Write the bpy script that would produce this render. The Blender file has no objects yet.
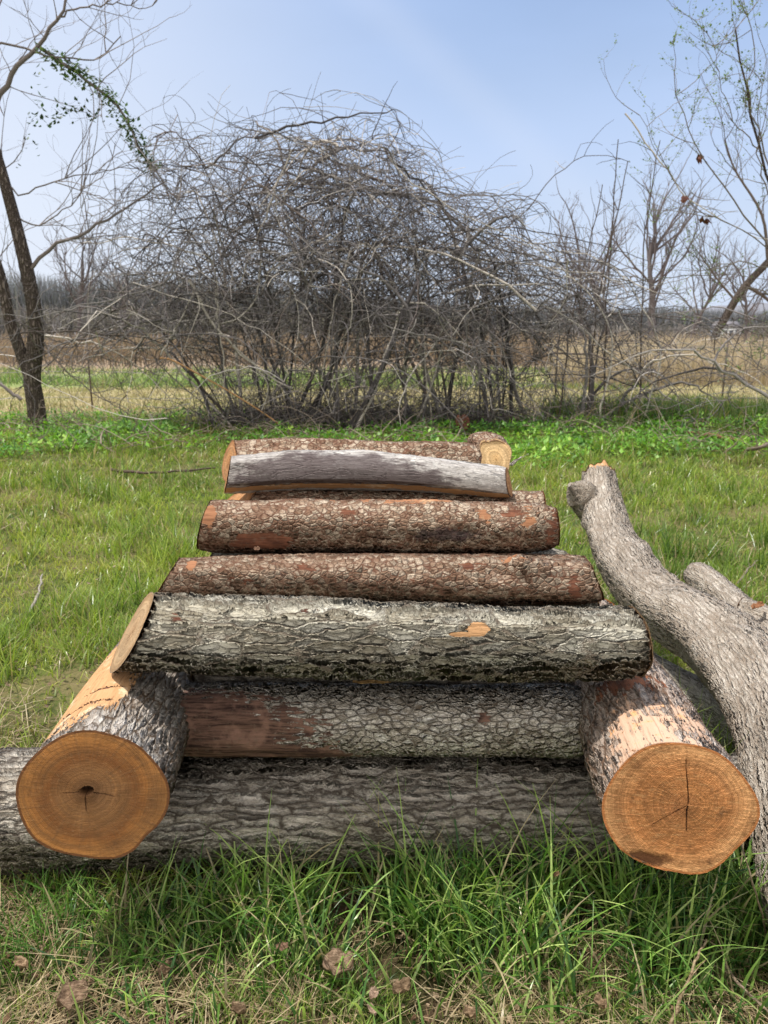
import bpy, math, random
import numpy as np
from mathutils import Vector
random.seed(7); RNG = np.random.default_rng(7)
C = bpy.context.scene.collection
sc = bpy.context.scene
PI = math.pi

# ------------------------------------------------------------------ camera geometry
H = 1.1; FPX = 750.0; PITCH = math.atan(177/FPX)
_c, _s = math.cos(PITCH), math.sin(PITCH)
def at(px, py, Y):
    """world point at depth Y for a position measured in the photograph"""
    u = (px-384)/FPX; v = (512-py)/FPX
    y = _c+v*_s; z = -_s+v*_c; t = Y/y
    return np.array([u*t, Y, H+z*t])

# ------------------------------------------------------------------ scene helpers
def tag(o, label=None, cat=None, group=None, kind=None):
    if label: o['label'] = label
    if cat: o['category'] = cat
    if group: o['group'] = group
    if kind: o['kind'] = kind
    return o
def empty(name, loc, label, cat, group=None):
    o = bpy.data.objects.new(name, None); C.objects.link(o); o.location = loc
    o.empty_display_size = .05
    return tag(o, label, cat, group)
def mesh_np(name, V, Q, mat, parent=None, attrs=None, smooth=True):
    """V (n,3) floats, Q (m,k) ints (k = 3 or 4) or list of such arrays"""
    V = np.asarray(V, np.float64)
    if parent is not None:
        V = V - np.array(parent.location)
    Qs = Q if isinstance(Q, list) else [Q]
    Qs = [q for q in Qs if len(q)]
    me = bpy.data.meshes.new(name)
    me.vertices.add(len(V)); me.vertices.foreach_set('co', V.astype(np.float32).ravel())
    idx = np.concatenate([q.ravel() for q in Qs]).astype(np.int32)
    tot = np.concatenate([np.full(len(q), q.shape[1]) for q in Qs]).astype(np.int32)
    st = np.concatenate([[0], np.cumsum(tot)[:-1]]).astype(np.int32)
    me.loops.add(len(idx)); me.loops.foreach_set('vertex_index', idx)
    me.polygons.add(len(tot)); me.polygons.foreach_set('loop_start', st)
    me.polygons.foreach_set('loop_total', tot)
    if smooth: me.polygons.foreach_set('use_smooth', np.ones(len(tot), bool))
    me.update(calc_edges=True)
    for k, a in (attrs or {}).items():
        a = np.asarray(a, np.float32)
        if a.ndim == 1:
            at_ = me.attributes.new(k, 'FLOAT', 'POINT'); at_.data.foreach_set('value', a)
        elif a.shape[1] == 3:
            at_ = me.attributes.new(k, 'FLOAT_VECTOR', 'POINT'); at_.data.foreach_set('vector', a.ravel())
        else:
            at_ = me.attributes.new(k, 'FLOAT_COLOR', 'POINT'); at_.data.foreach_set('color', a.ravel())
    me.materials.append(mat)
    o = bpy.data.objects.new(name, me); C.objects.link(o)
    if parent is not None: o.parent = parent
    return o

# smooth value noise in 2-D, vectorised
_LAT = RNG.random((64, 64))
def vnoise(x, y, sc_=1.0, off=0):
    x = np.asarray(x)*sc_+off*7.13+100; y = np.asarray(y)*sc_+off*3.7+100
    xi = np.floor(x).astype(int); yi = np.floor(y).astype(int)
    fx = x-xi; fy = y-yi; fx = fx*fx*(3-2*fx); fy = fy*fy*(3-2*fy)
    g = lambda a, b: _LAT[a % 64, b % 64]
    return (g(xi, yi)*(1-fx)+g(xi+1, yi)*fx)*(1-fy)+(g(xi, yi+1)*(1-fx)+g(xi+1, yi+1)*fx)*fy
def fbm(x, y, s, off=0):
    return (vnoise(x, y, s, off)*.5+vnoise(x, y, s*2.1, off+1)*.3+vnoise(x, y, s*4.3, off+2)*.2)

# ------------------------------------------------------------------ node helpers
class G:
    def __init__(self, name):
        self.m = bpy.data.materials.new(name); self.m.use_nodes = True
        self.t = self.m.node_tree; self.t.nodes.clear()
        self.out = self.t.nodes.new('ShaderNodeOutputMaterial')
    def put(self, sock, v):
        if v is None: return
        if isinstance(v, bpy.types.NodeSocket): self.t.links.new(v, sock)
        else:
            if isinstance(v, (tuple, list)) and sock.type == 'RGBA' and len(v) == 3: v = (*v, 1)
            sock.default_value = v
    def n(self, typ, ins=None, **props):
        nd = self.t.nodes.new('ShaderNode'+typ)
        for k, v in props.items(): setattr(nd, k, v)
        for k, v in (ins or {}).items(): self.put(nd.inputs[k], v)
        return nd
    def math(self, op, a, b=None, c=None, clamp=False):
        nd = self.n('Math', operation=op, use_clamp=clamp)
        self.put(nd.inputs[0], a); self.put(nd.inputs[1], b); self.put(nd.inputs[2], c)
        return nd.outputs[0]
    def add(self, a, b): return self.math('ADD', a, b)
    def sub(self, a, b): return self.math('SUBTRACT', a, b)
    def mul(self, a, b): return self.math('MULTIPLY', a, b)
    def vm(self, op, a, b=None, scale=None):
        nd = self.n('VectorMath', operation=op)
        self.put(nd.inputs[0], a)
        if b is not None: self.put(nd.inputs[1], b)
        if scale is not None: self.put(nd.inputs['Scale'], scale)
        return nd.outputs['Value'] if op in ('LENGTH', 'DOT_PRODUCT') else nd.outputs[0]
    def attr(self, name, out='Vector'):
        return self.n('Attribute', attribute_name=name).outputs[out]
    def noise(self, vec, scale, detail=3, rough=.55, out='Fac'):
        return self.n('TexNoise', {'Vector': vec, 'Scale': scale, 'Detail': detail, 'Roughness': rough}).outputs[out]
    def voro(self, vec, scale, feature='DISTANCE_TO_EDGE', out='Distance', rnd=1.0):
        return self.n('TexVoronoi', {'Vector': vec, 'Scale': scale, 'Randomness': rnd}, feature=feature).outputs[out]
    def sstep(self, x, a, b, lo=0., hi=1.):
        nd = self.n('MapRange', interpolation_type='SMOOTHSTEP')
        for i, v in enumerate((x, a, b, lo, hi)): self.put(nd.inputs[i], v)
        return nd.outputs[0]
    def mix(self, f, a, b, mode='MIX'):
        nd = self.n('Mix', data_type='RGBA', blend_type=mode)
        nd.clamp_factor = True
        self.put(nd.inputs[0], f); self.put(nd.inputs[6], a); self.put(nd.inputs[7], b)
        return nd.outputs[2]
    def ramp(self, f, stops):
        nd = self.n('ValToRGB'); cr = nd.color_ramp
        while len(cr.elements) < len(stops): cr.elements.new(.5)
        for e, (p, col) in zip(cr.elements, stops):
            e.position = p; e.color = (*col, 1)
        self.put(nd.inputs[0], f); return nd.outputs[0]
    def bsdf(self, col, rough=.85, spec=.25, normal=None):
        nd = self.n('BsdfPrincipled', {'Base Color': col, 'Roughness': rough, 'Specular IOR Level': spec})
        if normal is not None: self.put(nd.inputs['Normal'], normal)
        return nd.outputs[0]
    def done(self, surf, disp=None, dist=None):
        self.t.links.new(surf, self.out.inputs['Surface'])
        if disp is not None:
            d = self.n('Displacement', {'Height': disp, 'Midlevel': 0.0, 'Scale': dist})
            self.t.links.new(d.outputs[0], self.out.inputs['Displacement'])
            self.m.displacement_method = 'BOTH'
        return self.m

def bark(name, sa, sr, warp, amp, crack_w, crack_col, cols, cell=.35, fine=.25, fibre=1.0,
         second=.45, wood=((.62, .38, .20), (.48, .25, .11)), dark=((.16, .07, .045), (.07, .035, .028)),
         pwood=(.80, .64, .43), pale=(.62, .60, .54), lichen=.0, domed=0.0, seed=0.0, wscale=14., aniso=.3, brkamt=.40):
    """bark with real relief. sa / sr = plates per metre along / around the log"""
    g = G(name)
    rest = g.vm('ADD', g.attr('rest'), (seed, seed*.7, seed*.3))
    dw = g.attr('dw', 'Fac')
    w = g.vm('SCALE', g.vm('SUBTRACT', g.noise(rest, wscale, 3, out='Color'), (.5, .5, .5)), scale=warp)
    w2 = g.vm('SCALE', g.vm('SUBTRACT', g.noise(rest, wscale*5, 4, .7, out='Color'), (.5, .5, .5)), scale=warp*.5)
    p = g.vm('ADD', rest, g.vm('MULTIPLY', g.vm('ADD', w, w2), (1.0, aniso, aniso)))
    q = g.vm('MULTIPLY', p, (sa, sr, sr))
    d1 = g.voro(q, 1.0); cellc = g.voro(q, 1.0, 'F1', 'Color'); f1 = g.voro(q, 1.0, 'F1')
    q2 = g.vm('MULTIPLY', p, (sa*2.6, sr*1.7, sr*1.7))
    d2 = g.voro(g.vm('ADD', q2, (3.3, 1.7, 5.1)), 1.0)
    brk = g.mul(g.sub(g.noise(g.vm('MULTIPLY', rest, (28, 60, 60)), 1.0, 4, .65), .42), brkamt)
    d1 = g.math('MAXIMUM', g.add(d1, brk), 0.0)
    c1 = g.sstep(d1, 0.0, crack_w); c2 = g.sstep(g.math('MAXIMUM', g.add(d2, g.mul(brk, .8)), 0.0), 0.0, crack_w*1.1)
    fib = g.noise(g.vm('MULTIPLY', rest, (60*fibre, 260, 260)), 1.0, 4, .65)
    grit = g.noise(rest, 420, 3, .7)
    big = g.noise(rest, 7, 3, .6)
    mid = g.noise(g.vm('MULTIPLY', rest, (22, 55, 55)), 1.0, 4, .6)
    cr = g.n('SeparateColor', {0: cellc}).outputs
    # the height field
    h = g.mul(c1, g.add(.55, g.mul(cr[0], .45)))
    if domed: h = g.mul(h, g.sub(1.0+domed*.35, g.mul(f1, domed)))
    h = g.add(h, g.mul(g.mul(c2, c1), second))
    h = g.add(h, g.mul(g.sub(fib, .5), fine*1.5))
    h = g.add(h, g.mul(g.sub(mid, .5), fine*1.6))
    h = g.add(h, g.mul(g.sub(grit, .5), fine*.35))
    # colours
    tone = g.add(g.add(g.mul(g.sub(mid, .5), .9), g.mul(g.sub(cr[1], .5), cell)), g.add(g.mul(g.sub(big, .5), .9), .5))
    n = len(cols)
    col = g.ramp(tone, [(.18+.64*i/(n-1), c) for i, c in enumerate(cols)])
    col = g.mix(g.sstep(fib, .30, .50, .40, 0), col, tuple(x*.6 for x in cols[0]))
    col = g.mix(g.mul(g.sstep(fib, .46, .72), .5), col, tuple(min(.85, x*1.25+.02) for x in cols[-1]))
    col = g.mix(g.sstep(g.noise(rest, 230, 4, .7), .52, .66, 0, .4), col, tuple(x*.6 for x in cols[0]))
    if lichen:
        lm = g.sstep(g.noise(rest, 16, 5, .7), .58, .66)
        col = g.mix(g.mul(lm, lichen), col, pale)
    k1 = g.sstep(d1, 0.0, crack_w*.55); k2 = g.sstep(d2, 0.0, crack_w*.6)
    col = g.mix(g.sub(1.0, g.mul(k1, g.add(.62, g.mul(k2, .38)))), col, crack_col)
    # bare patches: r = fresh orange wood, g = dark rotten red wood, b = dark stained bark
    pa = g.n('SeparateColor', {0: g.attr('patch', 'Color')}).outputs
    edge = g.add(g.mul(g.sub(g.noise(rest, 45, 4, .65), .5), .55), g.mul(g.sub(g.noise(g.vm('MULTIPLY', rest, (30, 160, 160)), 1, 3), .5), .55))
    mo = g.sstep(g.add(pa[0], edge), .47, .53); md = g.sstep(g.add(pa[1], edge), .47, .53)
    ms = g.sstep(g.add(pa[2], g.mul(edge, 1.5)), .25, .6)
    wn = g.noise(g.vm('MULTIPLY', rest, (14, 110, 110)), 1.0, 5, .7)
    wcol = g.mix(wn, wood[1], wood[0])
    wcol = g.mix(g.sstep(g.noise(rest, 30, 4, .6), .56, .70, 0, .8), wcol, pwood)
    wcol = g.mix(g.sstep(g.noise(rest, 60, 4, .7), .60, .70), wcol, (.20, .09, .04))
    st = g.noise(g.vm('MULTIPLY', g.vm('ADD', rest, g.vm('SCALE', w, scale=.3)), (7, 150, 150)), 1.0, 5, .7)
    dcol = g.mix(g.sstep(st, .36, .62), dark[1], dark[0])
    dcol = g.mix(g.sstep(g.noise(rest, 24, 4, .6), .5, .68, 0, .7), dcol, tuple(min(1, x*1.6) for x in dark[0]))
    wcol = g.mix(g.sstep(st, .50, .64, 0, .5), wcol, tuple(x*.45 for x in wood[1]))
    fl = g.sstep(g.noise(rest, 70, 3, .7), .56, .64)
    dcol = g.mix(g.mul(fl, .35), dcol, (.20, .15, .11))
    col = g.mix(g.mul(ms, .8), col, (.085, .06, .062))
    hb = g.mul(wn, .35); hd = g.add(g.mul(wn, .8), g.mul(fib, .35))
    h = g.add(g.mul(h, g.sub(1.0, mo)), g.mul(hb, mo))
    h = g.add(g.mul(h, g.sub(1.0, md)), g.mul(hd, md))
    col = g.mix(mo, col, wcol); col = g.mix(md, col, dcol)
    col = g.mix(g.sstep(g.mul(dw, 1.0), .15, .75, .75, 0.0), col, (.24, .11, .05))
    h = g.mul(h, dw)
    return g.done(g.bsdf(col, .95, .08), h, amp)

def cut(name, inner, outer, rim=(.16, .08, .04), ringf=480., cx=0., cy=0., hole=None, cracks=(), rot=None, dirt=.35, pale=None):
    """sawn end: growth rings, radial checks, pith"""
    g = G(name)
    cap = g.attr('cap'); rho = g.attr('rho', 'Fac')
    c = g.vm('SUBTRACT', cap, (cx, cy, 0))
    wob = g.vm('SCALE', g.vm('SUBTRACT', g.noise(c, 14, 2, out='Color'), (.5, .5, .5)), scale=.012)
    cc = g.vm('MULTIPLY', g.vm('ADD', c, wob), (1, 1, 0))
    r = g.vm('LENGTH', cc)
    r2 = g.add(r, g.mul(g.noise(c, 60, 3), .004))
    irr = g.mul(g.noise(g.n('CombineXYZ', {0: g.mul(r, 26)}).outputs[0], 1.0, 3), 24)
    ring = g.math('SINE', g.add(g.mul(r2, ringf*2), irr))
    ring2 = g.math('SINE', g.add(g.mul(r2, ringf*5.1), irr))
    ringm = g.add(g.mul(g.mul(ring, .5), g.noise(c, 22, 2)), g.mul(ring2, .35))
    col = g.ramp(g.add(rho, g.mul(g.sub(g.noise(c, 18, 4), .5), .35)), [(.0, inner[0]), (.38, inner[1]), (.62, outer[0]), (.93, outer[1])])
    band = g.noise(g.n('CombineXYZ', {0: g.mul(r2, 75), 1: g.mul(rho, 2)}).outputs[0], 1.0, 3, .6)
    col = g.mix(g.sstep(band, .40, .66, 0, .55), col, tuple(x*.42 for x in inner[0]))
    col = g.mix(g.sstep(ringm, .02, .6, 0, .45), col, (.16, .065, .022))
    col = g.mix(g.sstep(g.noise(c, 26, 5, .7), .52, .72, 0, dirt), col, (.20, .095, .04))
    col = g.mix(g.sstep(g.noise(c, 200, 3, .7), .55, .8, 0, .35), col, (.70, .48, .26))
    if pale: col = g.mix(g.sstep(g.noise(c, 9, 3, .5), .45, .62, 0, .8), col, pale)
    sc3 = g.n('SeparateXYZ', {0: g.vm('NORMALIZE', cc)}).outputs
    radn = g.noise(g.n('CombineXYZ', {0: g.mul(sc3[0], 16), 1: g.mul(sc3[1], 16), 2: g.mul(r, 18)}).outputs[0], 1.0, 4, .7)
    col = g.mix(g.sstep(radn, .48, .66, 0, .38), col, tuple(x*.45 for x in inner[0]))
    col = g.mix(g.sstep(g.noise(g.vm('ADD', g.vm('MULTIPLY', c, (30, 150, 1)), g.vm('SCALE', wob, scale=60)), 1.0, 4, .7), .50, .70, 0, .16), col, tuple(min(.9, x*1.35+.06) for x in outer[1]))
    col = g.mix(g.sstep(g.noise(c, 11, 4, .65), .48, .64, 0, .45), col, tuple(x*.5 for x in inner[1]))
    h = g.add(g.mul(ringm, .0004), g.mul(g.noise(c, 240, 3, .7), .0009))
    # saw marks: shallow parallel scores
    sw = g.noise(g.vm('MULTIPLY', c, (8, 330, 1)), 1.0, 2)
    h = g.add(h, g.mul(sw, .0010)); h = g.add(h, g.mul(radn, .0018)); h = g.add(h, g.mul(g.noise(c, 110, 4, .7), .0020))
    for ang, ln, wd in cracks:
        a = math.radians(ang)
        ax = g.vm('DOT_PRODUCT', cc, (math.cos(a), math.sin(a), 0)); ay = g.vm('DOT_PRODUCT', cc, (-math.sin(a), math.cos(a), 0))
        wl = g.mul(g.sstep(ax, 0.004, ln, 1, 0), wd)
        k = g.mul(g.sstep(g.sub(g.math('ABSOLUTE', ay), wl), -.0002, .0009, 1, 0), g.sstep(ax, 0.0, .004))
        k = g.mul(k, g.sstep(ax, ln*.9, ln, 1, 0))
        col = g.mix(k, col, (.035, .015, .008)); h = g.sub(h, g.mul(k, .004))
    if rot:
        e = g.vm('LENGTH', g.vm('MULTIPLY', g.vm('SUBTRACT', cap, (rot[0], rot[1], 0)), (1/rot[2], 1/rot[3], 0)))
        k = g.sstep(g.add(e, g.mul(g.sub(g.noise(c, 45, 5, .7), .5), 1.6)), .5, 1.1, .85, 0)
        col = g.mix(k, col, (.11, .04, .018)); h = g.sub(h, g.mul(k, .004))
    if hole:
        hx, hy, hr = hole
        e = g.vm('LENGTH', g.vm('MULTIPLY', g.vm('ADD', c, g.vm('SCALE', wob, scale=1.2)), (1/hx, 1/hy, 0)))
        k = g.sstep(g.add(e, g.mul(g.sub(g.noise(c, 90, 3), .5), .5)), .8, 1.05, 1, 0)
        col = g.mix(k, col, (.012, .009, .006)); h = g.sub(h, g.mul(k, hr))
        col = g.mix(g.sstep(e, 1.2, 4.5, .45, 0), col, (.11, .045, .016))
    col = g.mix(g.sstep(g.add(rho, g.mul(g.sub(g.noise(c, 70, 3), .5), .03)), .955, .975), col, rim)
    return g.done(g.bsdf(col, .75, .25), g.mul(h, 1.0), 1.0)

# ------------------------------------------------------------------ logs
def curve_pts(pts, n):
    """Catmull-Rom through pts, resampled to n points of even spacing"""
    P = np.array(pts, float)
    if len(P) == 2:
        return P[0]+(P[1]-P[0])*np.linspace(0, 1, n)[:, None]
    Q = np.vstack([2*P[0]-P[1], P, 2*P[-1]-P[-2]]); out = []
    for i in range(1, len(Q)-2):
        t = np.linspace(0, 1, 24, endpoint=False)[:, None]
        a, b, c, d = Q[i-1], Q[i], Q[i+1], Q[i+2]
        out.append(.5*((2*b)+(c-a)*t+(2*a-5*b+4*c-d)*t*t+(3*b-a-3*c+d)*t**3))
    D = np.vstack(out+[P[-1:]])
    L = np.concatenate([[0], np.cumsum(np.linalg.norm(np.diff(D, axis=0), axis=1))])
    s = np.linspace(0, L[-1], n)
    return np.stack([np.interp(s, L, D[:, k]) for k in range(3)], 1)

def log_part(root, path, radii, bmat, cmat, e0=(0, 0, .0), e1=(0, 0, .0), patches=(), bumps=(), wob=.02, oval=0., nu=300, nv=180,
             seed=1, cap0=True, cap1=True, name='bark', flat=None, jag1=0., capname='cut_end', bend=.0, jag0=0.):
    """one log body (mesh 'bark') with sawn ends (meshes 'cut_end'); theta 0 = side of T x up, 90 = up"""
    rs = np.random.default_rng(seed)
    M = 200
    D = curve_pts(path, M); L = np.linalg.norm(np.diff(D, axis=0), axis=1).sum()
    T = np.gradient(D, axis=0); T /= np.linalg.norm(T, axis=1)[:, None]
    up0 = np.array([0, 0, 1.]) if abs(T[0, 2]) < .95 else np.array([0, -1., 0])
    N1 = np.cross(T, up0); N1 /= np.linalg.norm(N1, axis=1)[:, None]
    N2 = np.cross(N1, T)
    sD = np.linspace(0, L, M)
    def frame(s):
        sc_ = np.clip(s, 0, L)
        P = np.stack([np.interp(sc_, sD, D[:, k]) for k in range(3)], -1)
        t = np.stack([np.interp(sc_, sD, T[:, k]) for k in range(3)], -1)
        a = np.stack([np.interp(sc_, sD, N1[:, k]) for k in range(3)], -1)
        b = np.stack([np.interp(sc_, sD, N2[:, k]) for k in range(3)], -1)
        return P+t*(s-sc_)[..., None], a, b
    ks = np.arange(2, 7); am = rs.normal(0, wob, (3, 5))/np.sqrt(ks); ph = rs.uniform(0, 2*PI, (3, 5)); fs = rs.uniform(2, 9, (3, 5))
    wp = rs.uniform(0, 2*PI, 4)
    lumps = [(rs.uniform(0, L), rs.uniform(0, 360), rs.uniform(.012, .05), rs.uniform(8, 24), rs.normal(0, .0022+.05*wob*np.mean(radii))) for _ in range(int(18+40*L))]
    def rad(s, th):
        r = np.interp(s/L, np.linspace(0, 1, len(radii)), radii)*np.ones_like(th)
        k = 1.
        for i in range(3):
            for j, kk in enumerate(ks):
                k = k+am[i, j]*np.cos(kk*th+ph[i, j]+math.sin(i+1.)*fs[i, j]*s)
        k = k+wob*.7*np.sin(s*11+wp[0])+wob*.6*np.sin(s*23+wp[1])*np.cos(th+wp[2])
        k = k+oval*np.cos(2*th)
        r = r*k
        for bs, bt, ds, dt, aa in list(bumps)+lumps:
            dth = (th-math.radians(bt)+PI) % (2*PI)-PI
            r = r+aa*np.exp(-((s-bs)/ds)**2-(dth/math.radians(dt))**2)
        if flat:  # split side: angle, depth as fraction of radius
            fa, fd = flat
            dth = (th-math.radians(fa)+PI) % (2*PI)-PI
            lim = np.where(np.cos(dth) > .05, r*0+np.mean(radii)*fd/np.maximum(np.cos(dth), .05), 9.)
            r = np.minimum(r, lim)
        for e, se in ((e0, s), (e1, L-s)):
            if e[2]:
                x = np.clip(se/(e[2]*.06+.02), 0, 1); r = r*(1-e[2]*.45*(1-np.sqrt(1-(1-x)**2+1e-9)))
        return r
    th = np.linspace(0, 2*PI, nv, endpoint=False)
    jn = rs.uniform(0, 2*PI, 6)
    jagf = lambda t, A: A*(np.sin(3*t+jn[0])*.4+np.sin(7*t+jn[1])*.35+np.sin(13*t+jn[2])*.25+.6)
    def send(e, sgn, base, rho=1., t=th, jag=0.):
        a, b, _ = e
        r = rad(np.full_like(t, base), t)*rho
        s = a*r*np.cos(t)+b*r*np.sin(t)+math.hypot(a, b)*np.mean(radii)
        return base+sgn*(s+jagf(t, jag)*rho)
    s0 = send(e0, 1, 0., jag=jag0); s1 = send(e1, -1, L, jag=jag1)
    u = np.linspace(0, 1, nu)
    S = s0[None, :]+(s1-s0)[None, :]*u[:, None]
    TH = np.broadcast_to(th, S.shape)
    R = rad(S, TH)
    dw = np.ones_like(S); dw[0] = .55; dw[1] = .85; dw[-1] = .55; dw[-2] = .85
    # fold the rim inwards so the bark has a thickness at the sawn end
    S = np.vstack([S[:1]-.0012, S, S[-1:]+.0012]); TH = np.vstack([TH[:1], TH, TH[-1:]])
    R = np.vstack([R[:1]*.955, R, R[-1:]*.955]); z = np.zeros((1, nv)); dw = np.vstack([z, dw, z])
    P, A, B = frame(S)
    c1 = R*np.cos(TH); c2 = R*np.sin(TH)
    V = P+A*c1[..., None]+B*c2[..., None]
    pt = np.zeros(S.shape+(4,)); pt[..., 3] = 1
    for ch, ps, pa, ds, da, *pk in patches:
        pk = pk[0] if pk else 1.0
        dth = np.abs((TH-math.radians(pa)+PI) % (2*PI)-PI)/math.radians(da)
        q = np.sqrt(((S-ps)/ds)**2+dth**2)
        pt[..., ch] = np.maximum(pt[..., ch], np.clip(pk*(1.0-.5*q), 0, 1))
    n0, n1 = S.shape
    I = np.arange(n0*n1).reshape(n0, n1); J = np.roll(I, -1, axis=1)
    Q = np.stack([I[:-1], J[:-1], J[1:], I[1:]], -1).reshape(-1, 4)
    rest = np.stack([S, c1, c2], -1).reshape(-1, 3)
    mesh_np(name, V.reshape(-1, 3), Q, bmat, root, {'rest': rest, 'dw': dw.ravel(), 'patch': pt.reshape(-1, 4)})
    for on, e, sgn, base, jag in ((cap0, e0, 1, 0., jag0), (cap1, e1, -1, L, jag1)):
        if not on: continue
        rho = np.concatenate([[0.0], np.linspace(0.02, 1, 60)])
        RR, TT = np.meshgrid(rho, th, indexing='ij')
        rb = rad(send(e, sgn, base, jag=jag), th)[None, :]*RR
        a, b, _ = e
        Sx = base+sgn*(a*rb*np.cos(TT)+b*rb*np.sin(TT)+math.hypot(a, b)*np.mean(radii)+jagf(TT, jag)*RR)
        P, A, B = frame(Sx); x = rb*np.cos(TT); y = rb*np.sin(TT)
        V = P+A*x[..., None]+B*y[..., None]
        I = np.arange(V.shape[0]*nv).reshape(-1, nv); J = np.roll(I, -1, axis=1)
        Q = np.stack([I[:-1], I[1:], J[1:], J[:-1]], -1).reshape(-1, 4)
        if sgn < 0: Q = Q[:, ::-1]
        mesh_np(capname, V.reshape(-1, 3), Q, cmat, root,
                {'cap': np.stack([x, y, 0*x], -1).reshape(-1, 3), 'rho': RR.ravel()})

# --- bark materials (base colours measured as reflectances)
B_FURROW = bark('bark_furrowed', 10, 52, .055, .014, .30, (.075, .060, .048), [(.40, .345, .28), (.58, .515, .43), (.74, .68, .60)], second=.3, fine=.26, seed=1.3, aniso=.36, brkamt=.22)
B_CROSS = bark('bark_furrowed_pale', 14, 62, .05, .010, .26, (.09, .06, .038), [(.42, .345, .28), (.60, .53, .455), (.78, .73, .66)], second=.35, fine=.26, seed=4.1, brkamt=.25)
B_CROSS2 = bark('bark_flaking_pinkish', 18, 56, .04, .007, .24, (.14, .085, .055), [(.36, .27, .21), (.52, .42, .35), (.68, .60, .52)], second=.35, fine=.28, seed=14.1,
               wood=((.68, .47, .34), (.52, .33, .22)), pwood=(.76, .38, .15), dark=((.26, .11, .06), (.13, .06, .04)))
B_PLATE = bark('bark_plated_pale', 12, 46, .05, .012, .15, (.16, .13, .10), [(.38, .34, .26), (.55, .51, .41), (.70, .67, .57)], cell=.7, second=.4, fine=.26, seed=7.7, lichen=.4, pale=(.80, .78, .68), aniso=.26, brkamt=.22)
B_BLOCK = bark('bark_fine_blocks', 42, 84, .022, .006, .15, (.13, .10, .072), [(.44, .385, .31), (.64, .58, .49), (.80, .76, .67)], brkamt=.2, cell=.5, second=.35, fine=.24, seed=2.9, dark=((.20, .115, .085), (.05, .030, .026)))
RW = dict(wood=((.44, .22, .115), (.27, .12, .065)), pwood=(.56, .35, .20), dark=((.20, .085, .05), (.11, .05, .035)))
B_SCALE = bark('bark_small_scales', 78, 100, .012, .0055, .30, (.13, .065, .042), [(.24, .15, .10), (.37, .265, .19), (.52, .43, .33)], cell=1.0, second=.12, fine=.24, domed=.5, seed=5.2, **RW)
B_SCALE2 = bark('bark_small_scales_grey', 85, 110, .012, .0050, .30, (.14, .070, .046), [(.27, .165, .11), (.41, .295, .21), (.57, .48, .37)], cell=1.0, second=.12, fine=.26, domed=.5, seed=9.2, **RW)
B_SMOOTH = bark('bark_smooth_grey', 14, 110, .03, .0016, .12, (.22, .21, .20), [(.28, .25, .23), (.45, .42, .39), (.62, .59, .55)], cell=.1, second=.3, fine=.35, seed=3.1, lichen=.5, pale=(.68, .67, .63))
B_LIMB = bark('bark_wrinkled_tan', 12, 80, .10, .0058, .24, (.30, .24, .185), [(.30, .25, .20), (.53, .46, .385), (.76, .69, .60)], brkamt=.3, cell=.12, second=.5, fine=.6, seed=6.4, lichen=.3, pale=(.66, .62, .55), wscale=8)
B_OLDLIMB = bark('bark_dull_grey', 24, 90, .05, .0035, .2, (.12, .105, .085), [(.22, .195, .16), (.34, .31, .26), (.45, .42, .36)], cell=.15, second=.4, fine=.8, seed=8.4, wscale=8)

K_LEFT = cut('sawn_end_amber', ((.40, .22, .11), (.46, .22, .085)), ((.30, .12, .04), (.66, .29, .085)), rim=(.20, .085, .035), cx=-.010, cy=.012,
             hole=(.012, .0095, .02), cracks=((-92, .04, .0004), (182, .04, .0003), (-18, .05, .0002)), dirt=.8)
K_RIGHT = cut('sawn_end_orange', ((.50, .21, .08), (.60, .26, .09)), ((.66, .28, .10), (.84, .44, .19)), rim=(.50, .20, .07), cx=.015, cy=.01,
              cracks=((97, .085, .0004), (-88, .05, .0007), (215, .07, .0003)), rot=(-.05, -.095, .05, .016), dirt=.95)
K_TAN = cut('sawn_end_tan', ((.44, .28, .15), (.50, .34, .19)), ((.54, .38, .22), (.44, .28, .14)), rim=(.26, .18, .11), cracks=((170, .05, .0007),), dirt=.35)
K_ORANGE = cut('sawn_end_bright', ((.56, .28, .12), (.60, .31, .13)), ((.62, .34, .16), (.48, .22, .09)), rim=(.22, .11, .06), dirt=.6)
K_RED = cut('sawn_end_red', ((.38, .15, .07), (.44, .18, .08)), ((.48, .21, .09), (.32, .13, .06)), rim=(.18, .09, .055), dirt=.7)
K_YEL = cut('sawn_end_yellow', ((.70, .46, .21), (.72, .49, .24)), ((.74, .52, .27), (.66, .44, .21)), rim=(.30, .20, .13), dirt=.35)
K_PALE = cut('sawn_end_weathered', ((.40, .36, .31), (.44, .40, .34)), ((.48, .43, .37), (.46, .41, .35)), rim=(.46, .40, .34), dirt=.3, ringf=60)

GRP = 'cut logs of the stacked pile'
def log_thing(label, path, radii, bmat, cmat, group=GRP, name='log', cat='log', **k):
    P = np.array(path, float); base = P.mean(0); base[2] = P[:, 2].min()-radii[0]
    root = empty(name, base, label, cat, group)
    log_part(root, P, radii, bmat, cmat, **k)
    return root
def xat(px, py, Y): return at(px, py, Y)[0]

# 1 bottom log, across the whole picture
log_thing('long thick furrowed grey log lying lowest in the grass under the pile',
    [(-.98, 1.425, .105), (-.3, 1.42, .11), (.4, 1.425, .11), (.96, 1.44, .10)], [.128, .121, .118, .114], B_FURROW, K_TAN, wob=.018, nu=620, nv=230, seed=11)
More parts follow.
